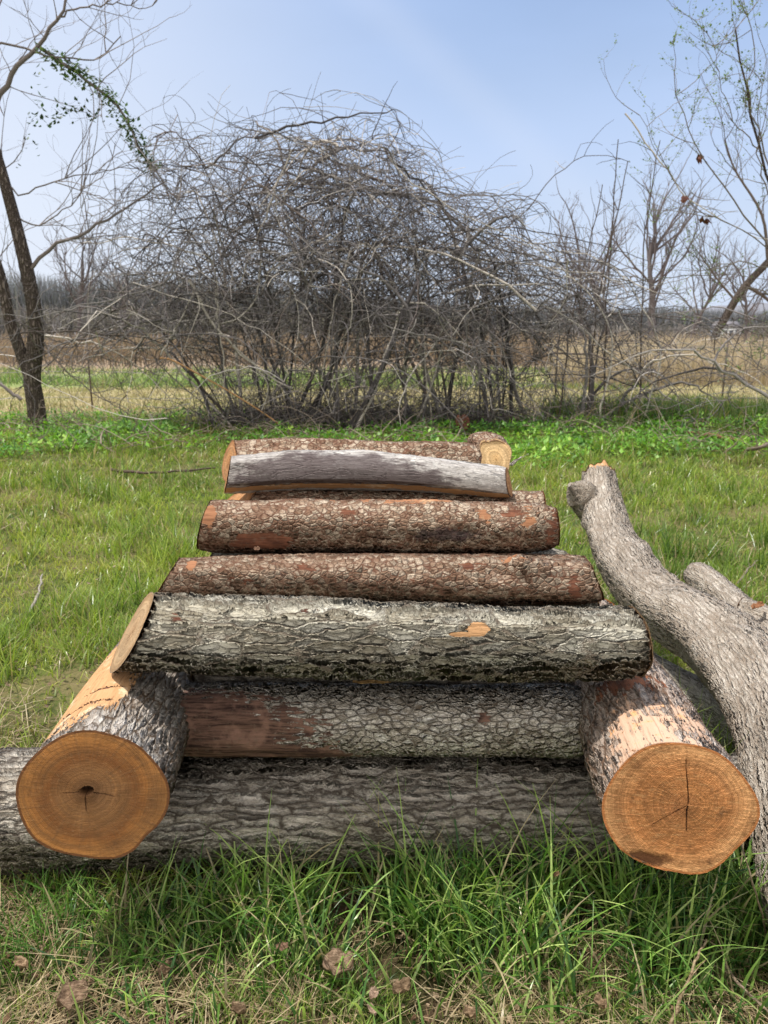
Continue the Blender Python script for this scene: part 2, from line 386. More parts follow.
# 2 second log between the two cross logs
log_thing('blocky barked log with bare dark red left end, between the two end-on logs',
    [(-.445, 1.41, .328), (0, 1.405, .328), (.42, 1.41, .326)], [.074, .076, .075], B_BLOCK, K_RED, wob=.014, nu=360, nv=190, seed=12,
    e0=(0, 0, .2), e1=(0, 0, .55), patches=[(1, .0, 10, .30, 75), (1, .20, -38, .20, 30), (1, .64, 30, .03, 16, .62), (1, .58, -75, .25, 20, .6)],
    bumps=[(.60, 30, .02, 16, .004)])
# 3 big plated log resting on the cross logs
log_thing('thickest pale log with deep plated bark, resting across the two end-on logs',
    [(-.530, 1.335, .549), (0, 1.31, .548), (.478, 1.295, .546)], [.076, .076, .074, .069], B_PLATE, K_TAN, wob=.018, nu=420, nv=210, seed=13,
    e0=(.38, .62, .05), e1=(-.12, .10, .35), patches=[(0, .70, 36, .020, 9), (0, .675, 30, .03, 4), (1, .155, 48, .022, 14, .62), (1, .39, 60, .05, 12, .55)])
# 4 scaly red-brown log with slanting ends
log_thing('reddish scaly log with slanting ends, lying directly on the thickest pale log',
    [(xat(151, 590, 1.4), 1.40, .632), (-.1, 1.40, .640), (xat(603, 590, 1.4), 1.40, .632)], [.041, .047, .048, .051, .050], B_SCALE, K_ORANGE, wob=.02, nu=420, nv=170, seed=14,
    e0=(.05, .70, .25), e1=(.0, .45, .7), bumps=[(.20, 5, .02, 28, .006), (.715, 52, .020, 22, .020), (.745, 40, .030, 30, .008), (.68, 30, .022, 26, -.006), (.685, 10, .03, 20, .005)],
    patches=[(0, .09, 60, .010, 20), (1, .82, 0, .03, 90, .62), (0, .70, 60, .05, 20, .58)]+[(1, .08+.11*i, (37*i) % 110-30, .05, 26, .44+.08*(i % 3)) for i in range(7)]+[(2, .13+.13*i, (53*i) % 100-20, .06, 30, .30) for i in range(6)])
# 5 thicker scaly log
log_thing('thick reddish scaly log with rounded orange ends, fourth log down from the top front',
    [(xat(197, 522, 1.47), 1.475, .722), (-.1, 1.47, .724), (xat(557, 522, 1.47), 1.465, .722)], [.054, .055, .055, .054], B_SCALE2, K_RED, wob=.016, nu=400, nv=180, seed=15,
    e0=(0, .3, .5), e1=(0, .1, .9), patches=[(0, .035, 40, .014, 26), (0, .43, 80, .16, 26, .58), (0, .575, 40, .02, 22, .7), (0, .66, 20, .03, 90, .56), (1, .71, 10, .03, 120, .60), (1, .14, -25, .06, 25), (2, .50, -5, .05, 14), (0, .25, 85, .10, 20, .5)]+[(1, .08+.11*i, (37*i) % 110-30, .05, 26, .44+.08*(i % 3)) for i in range(7)]+[(2, .13+.13*i, (53*i) % 100-20, .06, 30, .30) for i in range(6)],
    bumps=[(.535, 5, .03, 14, -.007)])
# 6 smooth grey split log
log_thing('smooth silver grey split log with orange underside and dark stain, atop the pile',
    [at(221, 478, 1.545), at(300, 473, 1.545), at(390, 474, 1.55), at(460, 479, 1.55), at(517, 485, 1.55)], [.043, .049, .048, .040, .030], B_SMOOTH, K_ORANGE, wob=.012, nu=340, nv=170, seed=16,
    e0=(.2, .3, .15), e1=(.3, .35, .3), flat=(-62, .66), patches=[(0, .02, -62, .0001, 1)]+[(0, .08*i, -66, .075, 31) for i in range(9)]+[(2, .24, 12, .15, 44, 1.25), (2, .12, -8, .07, 25), (2, .36, 0, .10, 30, 1.1)])
# 7 back log of the top row with a sawn fork
top = log_thing('thin brown log with sawn fork at its right end, behind the silver grey log',
    [at(219, 463, 1.655), at(300, 456, 1.655), at(400, 457, 1.655), at(480, 461, 1.655)], [.045, .040, .037, .042], B_SCALE2, K_ORANGE, wob=.03, nu=300, nv=150, seed=17,
    e0=(.5, .35, .2), e1=(0, 0, .8), cap1=False)
log_part(top, [at(478, 449, 1.78), at(486, 450, 1.70), at(500, 464, 1.60)], [.036, .045, .030], B_SCALE2, K_YEL, nu=90, nv=130, seed=27, name='branch_stub', cap0=False,
    e1=(.15, .8, .0), wob=.05, capname='cut_face')
# rear row seen past the ends
log_thing('back row log whose slanting orange cut shows left of the thick reddish log',
    [(xat(203, 505, 1.60), 1.585, .735), (.34, 1.595, .715)], [.050, .055], B_SCALE2, K_ORANGE, wob=.02, nu=260, nv=150, seed=18, e0=(.5, 1.1, 0))
log_thing('grey knobbly back row log, showing behind the right end of the slant-ended reddish log',
    [(-.42, 1.535, .60), (xat(570, 555, 1.5), 1.52, .615)], [.055, .050], B_OLDLIMB, K_TAN, wob=.03, nu=260, nv=150, seed=19, e0=(0, .6, .2), e1=(0, 0, .6))
log_thing('pale plated log in the back row behind the thickest pale log',
    [(-.44, 1.475, .530), (.43, 1.47, .525)], [.068, .066], B_PLATE, K_TAN, wob=.02, nu=260, nv=150, seed=20)

log_thing('dark back row log seen through the gap under the thickest pale log',
    [(-.41, 1.56, .36), (.41, 1.56, .36)], [.085, .083], B_FURROW, K_TAN, wob=.02, nu=200, nv=120, seed=41)
log_thing('dark back row log lying on the ground behind the lowest furrowed log',
    [(-.60, 1.66, .105), (.62, 1.665, .105)], [.122, .118], B_FURROW, K_TAN, wob=.02, nu=300, nv=120, seed=42)
# cross logs, end towards the camera
log_thing('left end-on log with amber sawn face, dark pith hole and peeled orange wood on top',
    [(-.489, 1.112, .345), (-.512, 1.45, .352), (-.525, 1.80, .35)], [.121, .116, .108, .102], B_CROSS, K_LEFT, group='end-on cross logs', wob=.012, nu=330, nv=260, seed=21, oval=.02,
    e0=(.03, .05, 0), patches=[(0, .25, 116, .18, 42), (0, .30, 128, .16, 26), (0, .155, 88, .06, 14), (0, .24, 152, .16, 24), (0, .0, 112, .02, 14, .8), (1, .125, 116, .006, 26, .95), (1, .175, 104, .005, 20, .95)],
    bumps=[(.31, 128, .008, 14, -.008)])
log_thing('right end-on log with cracked orange sawn face and flaking pinkish bark',
    [(.487, 1.085, .334), (.506, 1.45, .350), (.525, 1.80, .35)], [.121, .116, .108, .102], B_CROSS2, K_RIGHT, group='end-on cross logs', wob=.020, nu=330, nv=260, seed=24, oval=.0,
    e0=(-.06, .10, 0), patches=[(0, .0, 108, .05, 14, .9), (0, .07, 115, .16, 60, .66), (0, .10, 70, .12, 40, .58), (1, .24, 110, .06, 50, .68)])

# limbs at the right
limb = log_thing('long crooked pale tan limb lying right of the pile, broken at its raised far tip',
    [at(597, 470, 3.05), at(602, 505, 2.85), at(614, 545, 2.6), at(652, 596, 2.2), at(724, 646, 1.85), at(786, 735, 1.5), at(815, 840, 1.25), at(838, 930, 1.1), at(880, 1010, .98)],
    [.062, .078, .086, .094, .100, .106, .110, .110], B_LIMB, K_ORANGE, group='fallen limbs right of the pile', name='tree_limb', cat='limb', wob=.035, nu=800, nv=220, seed=31,
    e0=(.2, .0, 0), jag0=.03, bumps=[(.33, -10, .03, 18, .016), (1.1, 60, .07, 25, .02), (1.45, 60, .05, 25, -.012), (1.62, 120, .022, 10, -.018), (1.30, 100, .015, 30, -.006), (1.34, 60, .012, 30, -.005), (.6, 150, .05, 20, .012), (.85, 100, .04, 30, -.007), (.95, 110, .02, 20, .009), (1.75, 100, .03, 30, .01), (.45, 20, .014, 12, .014), (1.15, 130, .01, 40, -.006), (2.0, 90, .02, 20, -.01)],
    patches=[(0, .0, 90, .055, 60), (2, 1.62, 120, .02, 9)]+[(2, .12+.17*i, (71*i) % 200-20, .07, 22, .22+.05*(i % 3)) for i in range(13)])
log_part(limb, [at(598, 515, 2.86), at(583, 497, 2.86), at(570, 485, 2.83)], [.060, .064, .060, .016], B_LIMB, K_PALE, nu=90, nv=130, seed=32, name='branch_stub', cap0=False, e1=(0, 0, .9), wob=.03, capname='cut_face')
log_thing('pale rounded limb end in the grass behind the crooked tan limb',
    [at(694, 572, 2.85), at(728, 602, 2.55), at(790, 668, 2.1)], [.060, .066, .075], B_LIMB, K_PALE, group='fallen limbs right of the pile', name='tree_limb', cat='limb', wob=.02, nu=300, nv=140, seed=33,
    e0=(0, 0, .95))
log_thing('tan limb with a small reddish cut end at the right edge of the photo',
    [at(738, 612, 2.45), at(775, 628, 2.3), at(840, 670, 2.1)], [.058, .068, .08], B_LIMB, K_ORANGE, group='fallen limbs right of the pile', name='tree_limb', cat='limb', wob=.03, nu=240, nv=140, seed=34, e0=(.4, 0, .3))
log_thing('dull grey limb lying flat in the shadow under the crooked tan limb',
    [(.60, 2.55, .085), (.80, 2.1, .085), (.98, 1.75, .085), (1.12, 1.42, .08)], [.075, .082, .085, .085], B_OLDLIMB, K_PALE, group='fallen limbs right of the pile', name='tree_limb', cat='limb', wob=.03, nu=330, nv=150, seed=35)

# ------------------------------------------------------------------ blades, leaves, tubes
def blades(P, L, W, az, lean, bend, col, segs=3, twist=0.2):
    """ribbon blades; P (n,3) roots, az heading, lean initial tilt, bend extra tilt to tip"""
    n = len(P); k = segs+1
    t = np.linspace(0, 1, k)[None, :]
    ang = lean[:, None]+bend[:, None]*t
    ds = L[:, None]/segs
    dx = np.sin(ang)*ds; dz = np.cos(ang)*ds
    hx = np.concatenate([np.zeros((n, 1)), np.cumsum(dx[:, :-1], 1)], 1); hz = np.concatenate([np.zeros((n, 1)), np.cumsum(dz[:, :-1], 1)], 1)
    ca, sa = np.cos(az)[:, None], np.sin(az)[:, None]
    X = P[:, 0:1]+hx*ca; Yy = P[:, 1:2]+hx*sa; Z = P[:, 2:3]+hz
    w = W[:, None]*(1-t**1.7)*.5+W[:, None]*.03
    tw = az[:, None]+PI/2+RNG.uniform(-.9, .9, (n, 1))+twist*t*RNG.normal(0, 2, (n, 1))
    ox = np.cos(tw)*w; oy = np.sin(tw)*w
    V = np.stack([np.stack([X-ox, Yy-oy, Z], -1), np.stack([X+ox, Yy+oy, Z], -1)], 2)   # n,k,2,3
    base = (np.arange(n)*k*2)[:, None]; j = np.arange(segs)[None, :]*2
    a = base+j
    Q = np.stack([a, a+1, a+3, a+2], -1).reshape(-1, 4)
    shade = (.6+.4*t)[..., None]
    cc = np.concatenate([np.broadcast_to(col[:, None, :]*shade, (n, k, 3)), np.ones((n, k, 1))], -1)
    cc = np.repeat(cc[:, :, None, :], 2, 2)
    return V.reshape(-1, 3), Q, cc.reshape(-1, 4)
class Acc:
    def __init__(s): s.V = []; s.Q = []; s.C = []; s.n = 0
    def add(s, V, Q, Cc): s.V.append(V); s.Q.append(Q+s.n); s.C.append(Cc); s.n += len(V)
    def build(s, name, mat, parent=None, smooth=True):
        return mesh_np(name, np.concatenate(s.V), np.concatenate(s.Q), mat, parent, {'col': np.concatenate(s.C)}, smooth)
def veg_mat(name, trans=.35, rough=.55, spec=.3):
    g = G(name); col = g.attr('col', 'Color')
    b = g.bsdf(col, rough, spec)
    if trans:
        t = g.n('BsdfTranslucent', {'Color': g.mix(1.0, col, (1.0, 1.05, .55), 'MULTIPLY')}).outputs[0]
        b = g.n('MixShader', {0: trans, 1: b, 2: t}).outputs[0]
    return g.done(b)
M_GRASS = veg_mat('grass_blades', .42, .32, .5); M_DRY = veg_mat('dry_stalks', .25, .7); M_LEAF = veg_mat('weed_leaves', .4, .45, .4)
M_TWIG = veg_mat('twig_bark', 0, .8, .25)

def leafs(P, L, W, az, tilt, col):
    """small pointed leaves, two quads each folded on the midrib"""
    n = len(P)
    d = np.stack([np.cos(az)*np.cos(tilt), np.sin(az)*np.cos(tilt), np.sin(tilt)], -1)
    sd = np.stack([-np.sin(az), np.cos(az), 0*az], -1)
    upv = np.cross(d, sd)
    L_ = L[:, None]; W_ = W[:, None]
    p0 = P; p1 = P+d*L_*.5+upv*L_*-.04; p2 = P+d*L_
    l = P+d*L_*.45+sd*W_*.5+upv*W_*-.15; r = P+d*L_*.45-sd*W_*.5+upv*W_*-.15
    V = np.stack([p0, l, p2, p1, r], 1).reshape(-1, 3)
    b = (np.arange(n)*5)[:, None]
    Q = np.concatenate([b+np.array([[0, 3, 2, 1]]), b+np.array([[0, 4, 2, 3]])], 0)
    cc = np.concatenate([np.repeat(col[:, None, :], 5, 1), np.ones((n, 5, 1))], -1)
    return V, Q, cc.reshape(-1, 4)

def tube(P, r0, r1, col, sides=3, knob=0.):
    P = np.asarray(P, float); n = len(P)
    T = np.gradient(P, axis=0); T /= np.linalg.norm(T, axis=1)[:, None]+1e-9
    ref = np.array([.31, .83, .46]); A = np.cross(T, ref); A /= np.linalg.norm(A, axis=1)[:, None]+1e-9; B = np.cross(T, A)
    th = np.arange(sides)*2*PI/sides
    r = np.linspace(r0, r1, n)
    if knob: r = r*(1+knob*RNG.normal(0, 1, n).clip(-1, 1))
    V = P[:, None, :]+(A[:, None, :]*np.cos(th)[None, :, None]+B[:, None, :]*np.sin(th)[None, :, None])*r[:, None, None]
    I = np.arange(n*sides).reshape(n, sides); J = np.roll(I, -1, 1)
    Q = np.stack([I[:-1], J[:-1], J[1:], I[1:]], -1).reshape(-1, 4)
    cc = np.broadcast_to(np.array([*col, 1.]), (n*sides, 4))
    return V.reshape(-1, 3), Q, cc
def wander(p, d, L, n, wig, droop=0., up=0.):
    """random walk polyline from p in direction d"""
    P = [np.array(p, float)]; d = np.array(d, float); d /= np.linalg.norm(d)
    cur = RNG.normal(0, 1, 3)*wig*.5
    for i in range(n):
        cur = cur*.8+RNG.normal(0, 1, 3)*wig*.35
        d = d+cur/n*3+np.array([0, 0, up-droop*(i+1)/n])/n*2
        d /= np.linalg.norm(d); P.append(P[-1]+d*L/n)
    P = np.array(P); P[1:] += RNG.normal(0, .05*L/n, (n, 3)); return P

# ------------------------------------------------------------------ ground
def m_ground():
    g = G('ground_soil_and_turf')
    P = g.n('NewGeometry').outputs['Position']
    Y = g.n('SeparateXYZ', {0: P}).outputs[1]; X = g.n('SeparateXYZ', {0: P}).outputs[0]
    n1 = g.noise(P, 1.6, 4, .6); n2 = g.noise(P, 9, 4, .65); n3 = g.noise(P, 60, 4, .7); n0 = g.noise(P, .25, 4, .6)
    near = g.mix(g.sstep(n2, .35, .65), (.05, .075, .018), (.12, .15, .035))
    near = g.mix(g.sstep(g.add(g.mul(n1, .6), g.mul(n3, .4)), .46, .60), near, (.19, .16, .07))
    soil = g.mix(n3, (.020, .014, .009), (.15, .10, .06))
    near = g.mix(g.sstep(Y, 1.5, 2.3, 1, 0), near, g.mix(g.sstep(n2, .4, .6), soil, (.035, .045, .012)))
    tan = g.mix(n1, (.44, .36, .22), (.32, .33, .15))
    tan = g.mix(g.sstep(n2, .4, .7), tan, (.52, .38, .20))
    yy = g.add(Y, g.mul(g.sub(n0, .5), 5))
    col = g.mix(g.sstep(yy, 9.5, 11.5), near, tan)
    green = g.mix(n2, (.15, .23, .06), (.33, .34, .14))
    left = g.sstep(X, -2, 2.5, 1, .25)
    col = g.mix(g.mul(g.mul(g.sstep(yy, 15.5, 17.5), left), g.sstep(yy, 21, 24, 1, 0)), col, green)
    brown = g.mix(n1, (.26, .19, .13), (.36, .27, .18))
    col = g.mix(g.sstep(yy, 23, 27), col, brown)
    far = g.mix(n0, (.10, .09, .07), (.13, .11, .085))
    col = g.mix(g.sstep(Y, 90, 140), col, far)
    bmp = g.n('Bump', {'Height': g.add(n3, g.mul(n2, 2)), 'Strength': .8, 'Distance': .02}).outputs[0]
    return g.done(g.bsdf(col, .95, .1, bmp))
xs = np.concatenate([-np.geomspace(400, 6, 20), np.linspace(-5.5, 5.5, 111), np.geomspace(6, 400, 20)])
ys = np.concatenate([[-40, -15, -6, -3], np.linspace(-1.5, 12, 136), np.geomspace(12.6, 600, 40)])
def gz(x, y):
    f = np.clip((y-1.8)/3, 0, 1)*np.clip((60-y)/40, 0, 1)
    return (fbm(x, y, .45, 3)-.5)*.10*f+(vnoise(x, y, 2.2, 5)-.5)*.03*(.4+.6*f)-.012
XX, YY = np.meshgrid(xs, ys)
V = np.stack([XX, YY, gz(XX, YY)], -1).reshape(-1, 3)
I = np.arange(len(V)).reshape(XX.shape)
tag(mesh_np('ground', V, np.stack([I[:-1, :-1], I[:-1, 1:], I[1:, 1:], I[1:, :-1]], -1).reshape(-1, 4), m_ground()), kind='structure')

# ------------------------------------------------------------------ lawn
def pal(n, t, greens, dry=.0, drycol=(.42, .32, .15)):
    """colour per blade: t in 0..1 interpolates through greens; share dry of straw blades"""
    gcol = np.array(greens); k = len(gcol)-1
    x = np.clip(t, 0, .999)*k; i = x.astype(int); f = (x-i)[:, None]
    c = gcol[i]*(1-f)+gcol[np.minimum(i+1, k)]*f
    c = c*RNG.uniform(.75, 1.25, (n, 1))
    m = RNG.random(n) < dry
    c[m] = np.array(drycol)*RNG.uniform(.6, 1.25, (m.sum(), 1))
    return c
def lawn():
    acc = Acc()
    for (y0, y1, n, segs) in ((.40, 1.0, 26000, 3), (1.0, 2.4, 80000, 3), (2.4, 4.8, 110000, 2), (4.8, 10.5, 125000, 2)):
        u = RNG.random(n); Y = 1/(1/y0+(1/y1-1/y0)*u)
        X = RNG.uniform(-1, 1, n)*(Y*.88+1.1)
        cl = fbm(X, Y, 3.1, 9); big = fbm(X, Y, .8, 12)
        keep = RNG.random(n) < np.clip(.45+1.6*(cl-.35), .32, 1)
        keep &= ~((np.abs(X) < .95) & (Y > .84) & (Y < 1.3))
        X, Y, cl, big = X[keep], Y[keep], cl[keep], big[keep]; m = len(X)
        tuft = np.clip((fbm(X, Y, 5.5, 21)-.55)*6, 0, 1)
        Lh = (.62+1.0*fbm(X, Y, 1.3, 15)**1.3)*(.024+.066*cl+.13*tuft)*RNG.uniform(.5, 1.3, m)
        W = (.0022+.0009*Y)*RNG.uniform(.7, 1.3, m)
        t = np.clip(.15+.9*big+RNG.normal(0, .16, m)-.25*tuft, 0, 1)
        dry = .10+.30*np.clip((fbm(X, Y, 1.7, 31)-.48)*5, 0, 1)
        c = pal(m, t, [(.11, .21, .035), (.24, .37, .06), (.43, .54, .09), (.64, .62, .17)])
        dm = RNG.random(m) < dry
        c[dm] = np.array((.58, .48, .25))*RNG.uniform(.5, 1.2, (dm.sum(), 1))
        P = np.stack([X, Y, gz(X, Y)-.004], -1)
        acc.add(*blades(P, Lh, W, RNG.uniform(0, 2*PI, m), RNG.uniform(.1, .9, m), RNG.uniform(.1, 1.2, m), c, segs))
    tag(acc.build('lawn_grass', M_GRASS), 'short green and straw coloured meadow grass around the log pile', 'grass', kind='stuff')
lawn()

def foreground():
    acc = Acc()
    # long lush blades against the bottom log
    n = 12000
    X = RNG.uniform(-1.25, 1.25, n); Y = 1.28-np.abs(RNG.normal(0, .13, n))
    cl = fbm(X, Y, 7, 41)
    wt = np.interp(X, [-1.2, -.75, -.45, -.1, .25, .5, .8, 1.2], [.5, .5, .55, .8, 1.0, 1.1, .8, .6])
    keep = (RNG.random(n) < np.clip((cl-.40)*5*wt+.02, .02, 1)) & (Y > .86)
    X, Y, wt = X[keep], Y[keep], wt[keep]; m = len(X)
    near = np.clip((Y-.98)/.28, .15, 1)
    L = RNG.gamma(5, .034, m).clip(.05, .36)*wt*(.45+.65*near)
    c = pal(m, RNG.random(m), [(.035, .10, .03), (.11, .26, .045), (.32, .54, .11), (.62, .76, .26)], .10, (.60, .50, .30))
    P = np.stack([X, Y, gz(X, Y)-.004], -1)
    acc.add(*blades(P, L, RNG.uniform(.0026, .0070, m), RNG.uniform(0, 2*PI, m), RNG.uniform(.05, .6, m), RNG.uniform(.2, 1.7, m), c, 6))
    # grass against the sides of the cross logs and under the limbs
    n = 2500
    X = np.concatenate([RNG.normal(-.66, .05, n), RNG.normal(.66, .06, n)]); Y = RNG.uniform(1.1, 2.4, 2*n); m = 2*n
    c = pal(m, RNG.random(m), [(.08, .20, .035), (.14, .32, .055), (.24, .42, .08)], .08)
    acc.add(*blades(np.stack([X, Y, gz(X, Y)-.004], -1), RNG.uniform(.03, .11, m), RNG.uniform(.002, .004, m), RNG.uniform(0, 2*PI, m), RNG.uniform(.05, .6, m), RNG.uniform(.2, 1.5, m), c, 4))
    # fine short turf at the lower edge
    n = 46000
    X = RNG.uniform(-.97, .97, n); Y = RNG.uniform(.80, 1.34, n)
    cl = fbm(X, Y, 7, 51); keep = RNG.random(n) < np.clip((cl-.46)*7, .06, 1)
    X, Y, cl = X[keep], Y[keep], cl[keep]; m = len(X)
    t = np.clip(.9-(Y-.95)*2.6+RNG.normal(0, .25, m), 0, 1)  # turf colour darkens towards the log, painting in the shade at its foot
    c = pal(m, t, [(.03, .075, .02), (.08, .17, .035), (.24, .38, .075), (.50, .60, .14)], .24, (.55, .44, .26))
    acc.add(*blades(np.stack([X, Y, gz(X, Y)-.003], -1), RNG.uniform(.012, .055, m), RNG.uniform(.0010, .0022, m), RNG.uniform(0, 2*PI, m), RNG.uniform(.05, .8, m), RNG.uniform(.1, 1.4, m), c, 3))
    tag(acc.build('foreground_grass', M_GRASS), 'long lush dark green grass blades growing against the bottom log', 'grass', kind='stuff')
    # straw thatch
    acc = Acc(); n = 16000
    X = RNG.uniform(-1.0, 1.0, n); Y = RNG.uniform(.84, 1.36, n)
    keep = RNG.random(n) < np.clip((fbm(X, Y, 5, 61)-.38)*5, .08, 1); X, Y = X[keep], Y[keep]; m = len(X)
    c = pal(m, RNG.random(m), [(.30, .20, .11), (.50, .38, .22), (.66, .54, .34)])
    acc.add(*blades(np.stack([X, Y, gz(X, Y)+RNG.uniform(.0, .014, m)], -1), RNG.gamma(4, .016, m), RNG.uniform(.0010, .0026, m), RNG.uniform(0, 2*PI, m), RNG.uniform(1.0, 1.55, m), RNG.uniform(-.1, .5, m), c, 4))
    n = 14000; Y = 1/(1/1.4+(1/8.-1/1.4)*RNG.random(n)); X = RNG.uniform(-1, 1, n)*(Y*.6+.6)
    keep = fbm(X, Y, 1.7, 31) > .5; X, Y = X[keep], Y[keep]; m = len(X)
    c = pal(m, RNG.random(m), [(.32, .23, .13), (.55, .44, .26), (.66, .56, .36)])
    acc.add(*blades(np.stack([X, Y, gz(X, Y)+RNG.uniform(.0, .03, m)], -1), RNG.gamma(4, .016, m), .0015+.0008*Y, RNG.uniform(0, 2*PI, m), RNG.uniform(.9, 1.5, m), RNG.uniform(-.1, .5, m), c, 2))
    tag(acc.build('straw_thatch', M_DRY), 'dead straw and dry grass stems matted in the turf', 'dry grass', kind='stuff')
foreground()

# lush weeds under the thicket
def weeds():
    acc = Acc(); n = 54000
    Y = RNG.uniform(6.0, 10.6, n); X = RNG.uniform(-1, 1, n)*(Y*.85+.5)
    edge = 6.7+2.2*(vnoise(X, Y*0, .55, 71)-.5)+.0*X
    dens = np.clip((Y-edge)/.9, 0, 1)*np.clip((10.4-Y)/.8, 0, 1)*np.clip((fbm(X, Y, 1.2, 73)-.30)*4, .1, 1)
    keep = RNG.random(n) < dens; X, Y = X[keep], Y[keep]; m = len(X)
    hh = .05+.20*fbm(X, Y, 1.4, 75)
    P = np.stack([X, Y, gz(X, Y)+hh*RNG.random(m)**.6], -1)
    c = pal(m, np.clip(fbm(X, Y, 2.2, 77)*1.1+RNG.normal(0, .2, m), 0, 1), [(.04, .12, .02), (.10, .25, .03), (.20, .41, .05), (.36, .55, .09)])
    acc.add(*leafs(P, RNG.uniform(.035, .085, m), RNG.uniform(.018, .042, m), RNG.uniform(0, 2*PI, m), RNG.uniform(-.3, .9, m), c))
    tag(acc.build('leafy_weeds', M_LEAF, smooth=False), 'bright green leafy ground weeds in a band under the thicket', 'weeds', kind='stuff')
    acc = Acc(); n = 9000
    X = RNG.uniform(2.2, 6.4, n); Y = RNG.normal(10.0, .5, n)
    keep = RNG.random(n) < np.clip((fbm(X, Y, 1.3, 81)-.38)*5, 0, 1); X, Y = X[keep], Y[keep]; m = len(X)
    c = pal(m, RNG.random(m), [(.06, .14, .03), (.12, .22, .05), (.22, .28, .08)], .15)
    acc.add(*blades(np.stack([X, Y, gz(X, Y)], -1), RNG.uniform(.15, .42, m), RNG.uniform(.008, .014, m), RNG.uniform(0, 2*PI, m), RNG.uniform(.0, .4, m), RNG.uniform(.1, .9, m), c, 3))
    tag(acc.build('tall_grass', M_GRASS), 'taller grass tufts along the wire fence at the right', 'grass', kind='stuff')
    acc = Acc(); n = 40000
    Y = RNG.uniform(10, 16, n); X = RNG.uniform(-1, 1, n)*(Y*.62)
    c = pal(n, fbm(X, Y, .7, 85), [(.24, .34, .08), (.38, .39, .16), (.52, .45, .26), (.60, .50, .32)])
    acc.add(*blades(np.stack([X, Y, gz(X, Y)], -1), RNG.uniform(.03, .10, n), np.full(n, .014), RNG.uniform(0, 2*PI, n), RNG.uniform(.2, 1., n), RNG.uniform(0, .8, n), c, 1))
    tag(acc.build('mown_stubble', M_DRY), 'tan stubble of the cut field beyond the thicket', 'stubble', kind='stuff')
weeds()
def reeds():
    acc = Acc()
    for (x0, x1, y0, y1, n, h0, h1, cols) in (
        (.22, .75, 16.5, 30, 26000, .5, 1.25, [(.44, .34, .24), (.62, .50, .37), (.76, .64, .50)]),
        (-.75, .3, 27, 60, 26000, .6, 1.35, [(.30, .22, .165), (.40, .30, .22), (.50, .38, .28)]),
        (-.75, .9, 60, 100, 12000, 1.0, 2.0, [(.28, .22, .18), (.36, .28, .22), (.44, .34, .27)])):
        Y = RNG.uniform(y0, y1, n); X = RNG.uniform(x0, x1, n)*Y
        keep = RNG.random(n) < np.clip((fbm(X, Y, .35, 91)-.30)*4, .1, 1); X, Y = X[keep], Y[keep]; m = len(X)
        c = pal(m, fbm(X, Y, .3, 93)+RNG.normal(0, .15, m), cols)
        acc.add(*blades(np.stack([X, Y, 0*X-.02], -1), RNG.uniform(h0, h1, m)*(.5+.8*fbm(X, Y, .25, 95)), RNG.uniform(.5, 1.1, m)*.0011*Y, RNG.uniform(0, 2*PI, m), RNG.uniform(.0, .3, m), RNG.uniform(.1, .7, m), c, 2))
    tag(acc.build('dry_reeds', M_DRY), 'tall dry tan and brown reeds filling the far field', 'reeds', kind='stuff')
reeds()
acc = Acc()
for i in range(900):
    Y = RNG.uniform(6.6, 9.8); X = RNG.uniform(-.6, .62)*Y
    if vnoise(X, Y, 1.1, 44) < .42: continue
    k = RNG.uniform(.4, 1.2)
    acc.add(*tube(wander((X, Y, RNG.uniform(0, .12)), (RNG.normal(), RNG.normal()*.6, RNG.uniform(-.1, .7)), RNG.uniform(.15, .7), 6, .6, droop=.6), RNG.uniform(.003, .008), .002, (.30*k, .24*k, .19*k), 3))
tag(acc.build('brushwood', M_TWIG), 'dead twigs and brush strewn through the weeds under the thicket', 'brush', kind='stuff')
acc = Acc(); n = 26000
Y = RNG.uniform(15.5, 26, n); X = RNG.uniform(-.6, .35, n)*Y; keep = RNG.random(n) < np.clip((fbm(X, Y*2, .3, 33)-.33)*5, .08, 1); X, Y = X[keep], Y[keep]; n = len(X)
acc.add(*blades(np.stack([X, Y, gz(X, Y)], -1), RNG.uniform(.06, .2, n), np.full(n, .022), RNG.uniform(0, 2*PI, n), RNG.uniform(.2, .8, n), RNG.uniform(0, .8, n), pal(n, fbm(X, Y, .5, 85), [(.13, .24, .05), (.20, .32, .08), (.36, .38, .14)], .15, (.5, .4, .24)), 1))
tag(acc.build('field_grass', M_GRASS), 'green grass strip in the field beyond the thicket', 'grass', kind='stuff')

